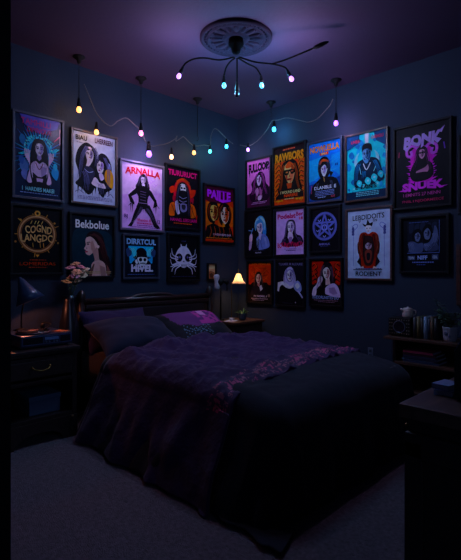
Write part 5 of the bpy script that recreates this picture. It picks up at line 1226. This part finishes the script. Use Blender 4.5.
# plant in a white pot
wp = Vector((x + .068, -.20, SZ))
wpl = thing('potted_plant', wp, 'leafy plant in a white pot on the top shelf at the right end', 'plant')
part(MB().lathe([(.0001, 0), (.038, 0), (.043, .02), (.047, .09), (.049, .098), (.044, .098), (.04, .08), (.0001, .078)], wp, 28), 'pot', mat('white ceramic pot', '#9c98a4', .4), wpl)
m = MB(); m.ball(wp + Vector((-.012, -.046, .055)), (.012, .004, .014), 8); m.ball(wp + Vector((.01, -.047, .04)), (.008, .004, .01), 8); part(m, 'painted_motif', mat('slate blue motif', '#4a5470', .5), wpl)
m = MB(); sm_ = MB(); rnd = random.Random(12)
for i in range(15):
    g = rnd.uniform(0, 6.28); rr = rnd.uniform(.03, .14); top = wp + Vector((rr * math.cos(g) + .02, min(.13, rr * math.sin(g)), rnd.uniform(.14, .30)))
    path = spline([wp + UP * .078, wp.lerp(top, .5) + UP * .06, top], 5); sm_.tube(path, .0018, 5)
    for q in range(7):
        c = path[min(len(path) - 1, 3 + q)]; h = rnd.uniform(0, 6.28); leaf(m, c, (math.cos(h), math.sin(h), rnd.uniform(-.1, .6)), rnd.uniform(.03, .055), rnd.uniform(.008, .014), .4, 4)
part(sm_, 'stems', M_stem, wpl); part(m, 'foliage', mat('deep green leaf', '#39523c', .5), wpl)
# magazines on the second shelf
z = SZ2
mags = [('#2c3650', .25, .014, 'navy magazine at the bottom of the stack on the second shelf'), ('#8890a8', .235, .010, 'pale grey magazine, second from the bottom of the shelf stack'), ('#22283c', .245, .016, 'thick dark blue magazine in the middle of the shelf stack'), ('#4c5678', .225, .010, 'slate blue magazine just under the dark maroon one'), ('#3a2030', .24, .014, 'dark maroon magazine under the pink topmost one'), ('#a8486c', .215, .016, 'pink magazine, topmost of the stack on the second shelf')]
rnd = random.Random(2)
for c, wd, hh, lab in mags:
    ox, oy = 1.905 + rnd.uniform(0, .02), rnd.uniform(-.008, .008)
    mg = thing('magazine', (ox + wd / 2, -.17, z), lab, 'magazine', 'magazines stacked on the second shelf')
    m = MB(); xb(m, ox, ox + wd, .09 + oy, .255 + oy, z, z + .002); xb(m, ox, ox + wd, .09 + oy, .255 + oy, z + hh - .002, z + hh); xb(m, ox, ox + wd, .252 + oy, .255 + oy, z + .002, z + hh - .002); part(m, 'cover', mat('magazine cover ' + c, c, .4), mg)
    m = MB(); xb(m, ox + .002, ox + wd - .002, .092 + oy, .252 + oy, z + .002, z + hh - .002); part(m, 'pages', mat('magazine pages', '#8c8c98', .8), mg)
    z += hh
# wall outlet
op = wr(370.7, 353, 0)
ol = thing('wall_outlet', op, 'small narrow pale outlet plate on the right wall between bed and shelf', 'outlet')
part(MB().box(op + Vector((-.022, -.007, -.045)), op + Vector((.022, 0, .045)), .004), 'plate', mat('grey outlet plastic', '#626c80', .4), ol)
for q in (-.02, .02):
    part(MB().box(op + Vector((-.012, -.009, q - .011)), op + Vector((.012, -.006, q + .011)), .002), 'socket', mat('outlet slot grey', '#2c3440', .4), ol)

# ------------------------------------------------------------------ desk in the right foreground
DX0, DX1, DY0, DY1, DZ = 2.841, 3.75, -2.349, -1.25, .75
M_dt = wood('umber desk top', '#5a4038', .4, (6, 1.2, 6)); M_db = wood('black brown desk', '#241a18', .5, (8, 8, 1))
dk = thing('desk', ((DX0 + DX1) / 2, (DY0 + DY1) / 2, 0), 'dark desk with a brown top at the right front edge of the photo', 'desk')
part(MB().box((DX0, DY0, DZ - .035), (DX1, DY1, DZ), .005), 'desktop', M_dt, dk)
m = MB(); m.box((DX0 + .02, DY0 + .014, DZ - .07), (DX1 - .02, DY1 - .014, DZ - .035), .003); part(m, 'apron', M_db, dk)
for nm, a, b in (('end_panel', DX0 + .015, DX0 + .44), ('end_panel', DX1 - .1, DX1 - .03)):
    m = MB(); m.box((a, DY0 + .009, 0), (b, DY1 - .02, DZ - .07), .003)
    if b - a > .2:
        for q0, q1, z0, z1 in ((a, a + .045, .06, .66), (b - .045, b, .06, .66), (a, b, .0, .07), (a, b, .62, DZ - .07)): m.box((q0, DY0 + .002, z0), (q1, DY0 + .012, z1), .003)
    part(m, nm, M_db, dk)
for i in range(4):
    z = .69 - i * .031
    part(MB().ball((DX0 + .010, DY0 + .028, z), .005, 8), 'brass_stud', M_brass, dk)
# notebooks on the desk
M_nb = mat('pale blue notebook', '#8094c4', .5); M_pg = mat('notebook pages', '#c0c4d4', .8)
for i, (ox, oy, rot, lab) in enumerate(((2.895, -2.165, .1, 'pale blue notebook lying flat on the desk, lower of two'), (2.893, -2.16, -.16, 'pale blue notebook crossed on top of another on the desk'))):
    z = DZ + i * .014; Mx = Matrix.Translation((ox, oy, z)) @ Matrix.Rotation(rot, 4, 'Z')
    nb = thing('notebook', (ox, oy, z), lab, 'notebook', 'notebooks on the desk')
    m = MB(); m.box((-.024, -.035, 0), (.024, .035, .002), 0, Mx); m.box((-.024, -.035, .012), (.024, .035, .014), 0, Mx); m.box((-.024, -.035, .002), (-.022, .035, .012), 0, Mx); part(m, 'cover', M_nb, nb)
    m = MB(); m.box((-.022, -.033, .002), (.022, .033, .012), 0, Mx); part(m, 'pages', M_pg, nb)
# slope-topped speaker
sx, sy = 2.935, -2.225
sk = thing('desk_speaker', (sx + .08, sy + .09, DZ), 'black slope-topped speaker box on the desk at the right edge of the photo', 'speaker')
out = [(sx, DZ + .004), (sx, DZ + .128), (sx + .07, DZ + .255), (sx + .16, DZ + .255), (sx + .16, DZ + .004)]
m = MB(); m.prism([(x, sy, z) for x, z in out], (0, .17, 0)); part(m, 'cabinet', mat('black speaker laminate', '#0e1016', .35), sk)
m = MB(); m.tube([(sx + .001, sy + .002, DZ + .129), (sx + .071, sy + .002, DZ + .256)], .0022, 6); m.tube([(sx + .001, sy + .002, DZ + .129), (sx + .001, sy + .168, DZ + .129)], .0022, 6); part(m, 'edge_highlight', mat('blue edge highlight', '#5f86b8', .3, .7), sk)  # blue rim light on the edges, put in as coloured strips
m = MB(); Ms = Matrix.Rotation(math.pi / 2, 4, 'X'); m.lathe([(.055, 0), (.055, .006), (.048, .006), (.04, -.002), (.018, -.004), (.012, .004), (.0001, .006)], (sx + .085, sy, DZ + .10), 28, Ms); part(m, 'woofer', M_blackmetal, sk)
for a in (.02, .14):
    for b in (.02, .15): part(MB().cyl((sx + a, sy + b, DZ), (sx + a, sy + b, DZ + .006), .008), 'foot', M_black, sk)

# ------------------------------------------------------------------ added blue fill light behind the added window, camera
al = bpy.data.lights.new('blue fill light', 'AREA'); al.shape = 'RECTANGLE'; al.size = 1.2; al.size_y = 1.15; al.color = (.30, .48, 1.0); al.energy = 7
ao = bpy.data.objects.new('blue fill light', al); COL.objects.link(ao); ao.location = (XB + .25, (WY0 + WY1) / 2, (WZ0 + WZ1) / 2); ao.rotation_euler = (0, R(90), 0)
wd = bpy.data.worlds.new('night'); SC.world = wd; wd.use_nodes = True
bgn = wd.node_tree.nodes['Background']; bgn.inputs[0].default_value = (.02, .04, .10, 1); bgn.inputs[1].default_value = .3
cam = bpy.data.cameras.new('camera'); co = bpy.data.objects.new('camera', cam); COL.objects.link(co)
co.location = (CAMX, CAMY, CH); co.rotation_euler = (R(90), 0, R(45))
cam.sensor_fit = 'VERTICAL'; cam.sensor_height = 24; cam.sensor_width = 24; cam.lens = F / 560 * 24; cam.shift_y = -(280 - HY) / 560; cam.clip_start = .02
SC.camera = co
SC.view_settings.view_transform = 'Standard'; SC.view_settings.look = 'None'; SC.view_settings.gamma = 1; SC.view_settings.use_curve_mapping = False
SC.view_settings.exposure = 0.0
SC.cycles.use_denoising = True
SC.cycles.max_bounces = 5; SC.cycles.diffuse_bounces = 3; SC.cycles.sample_clamp_indirect = 3.0
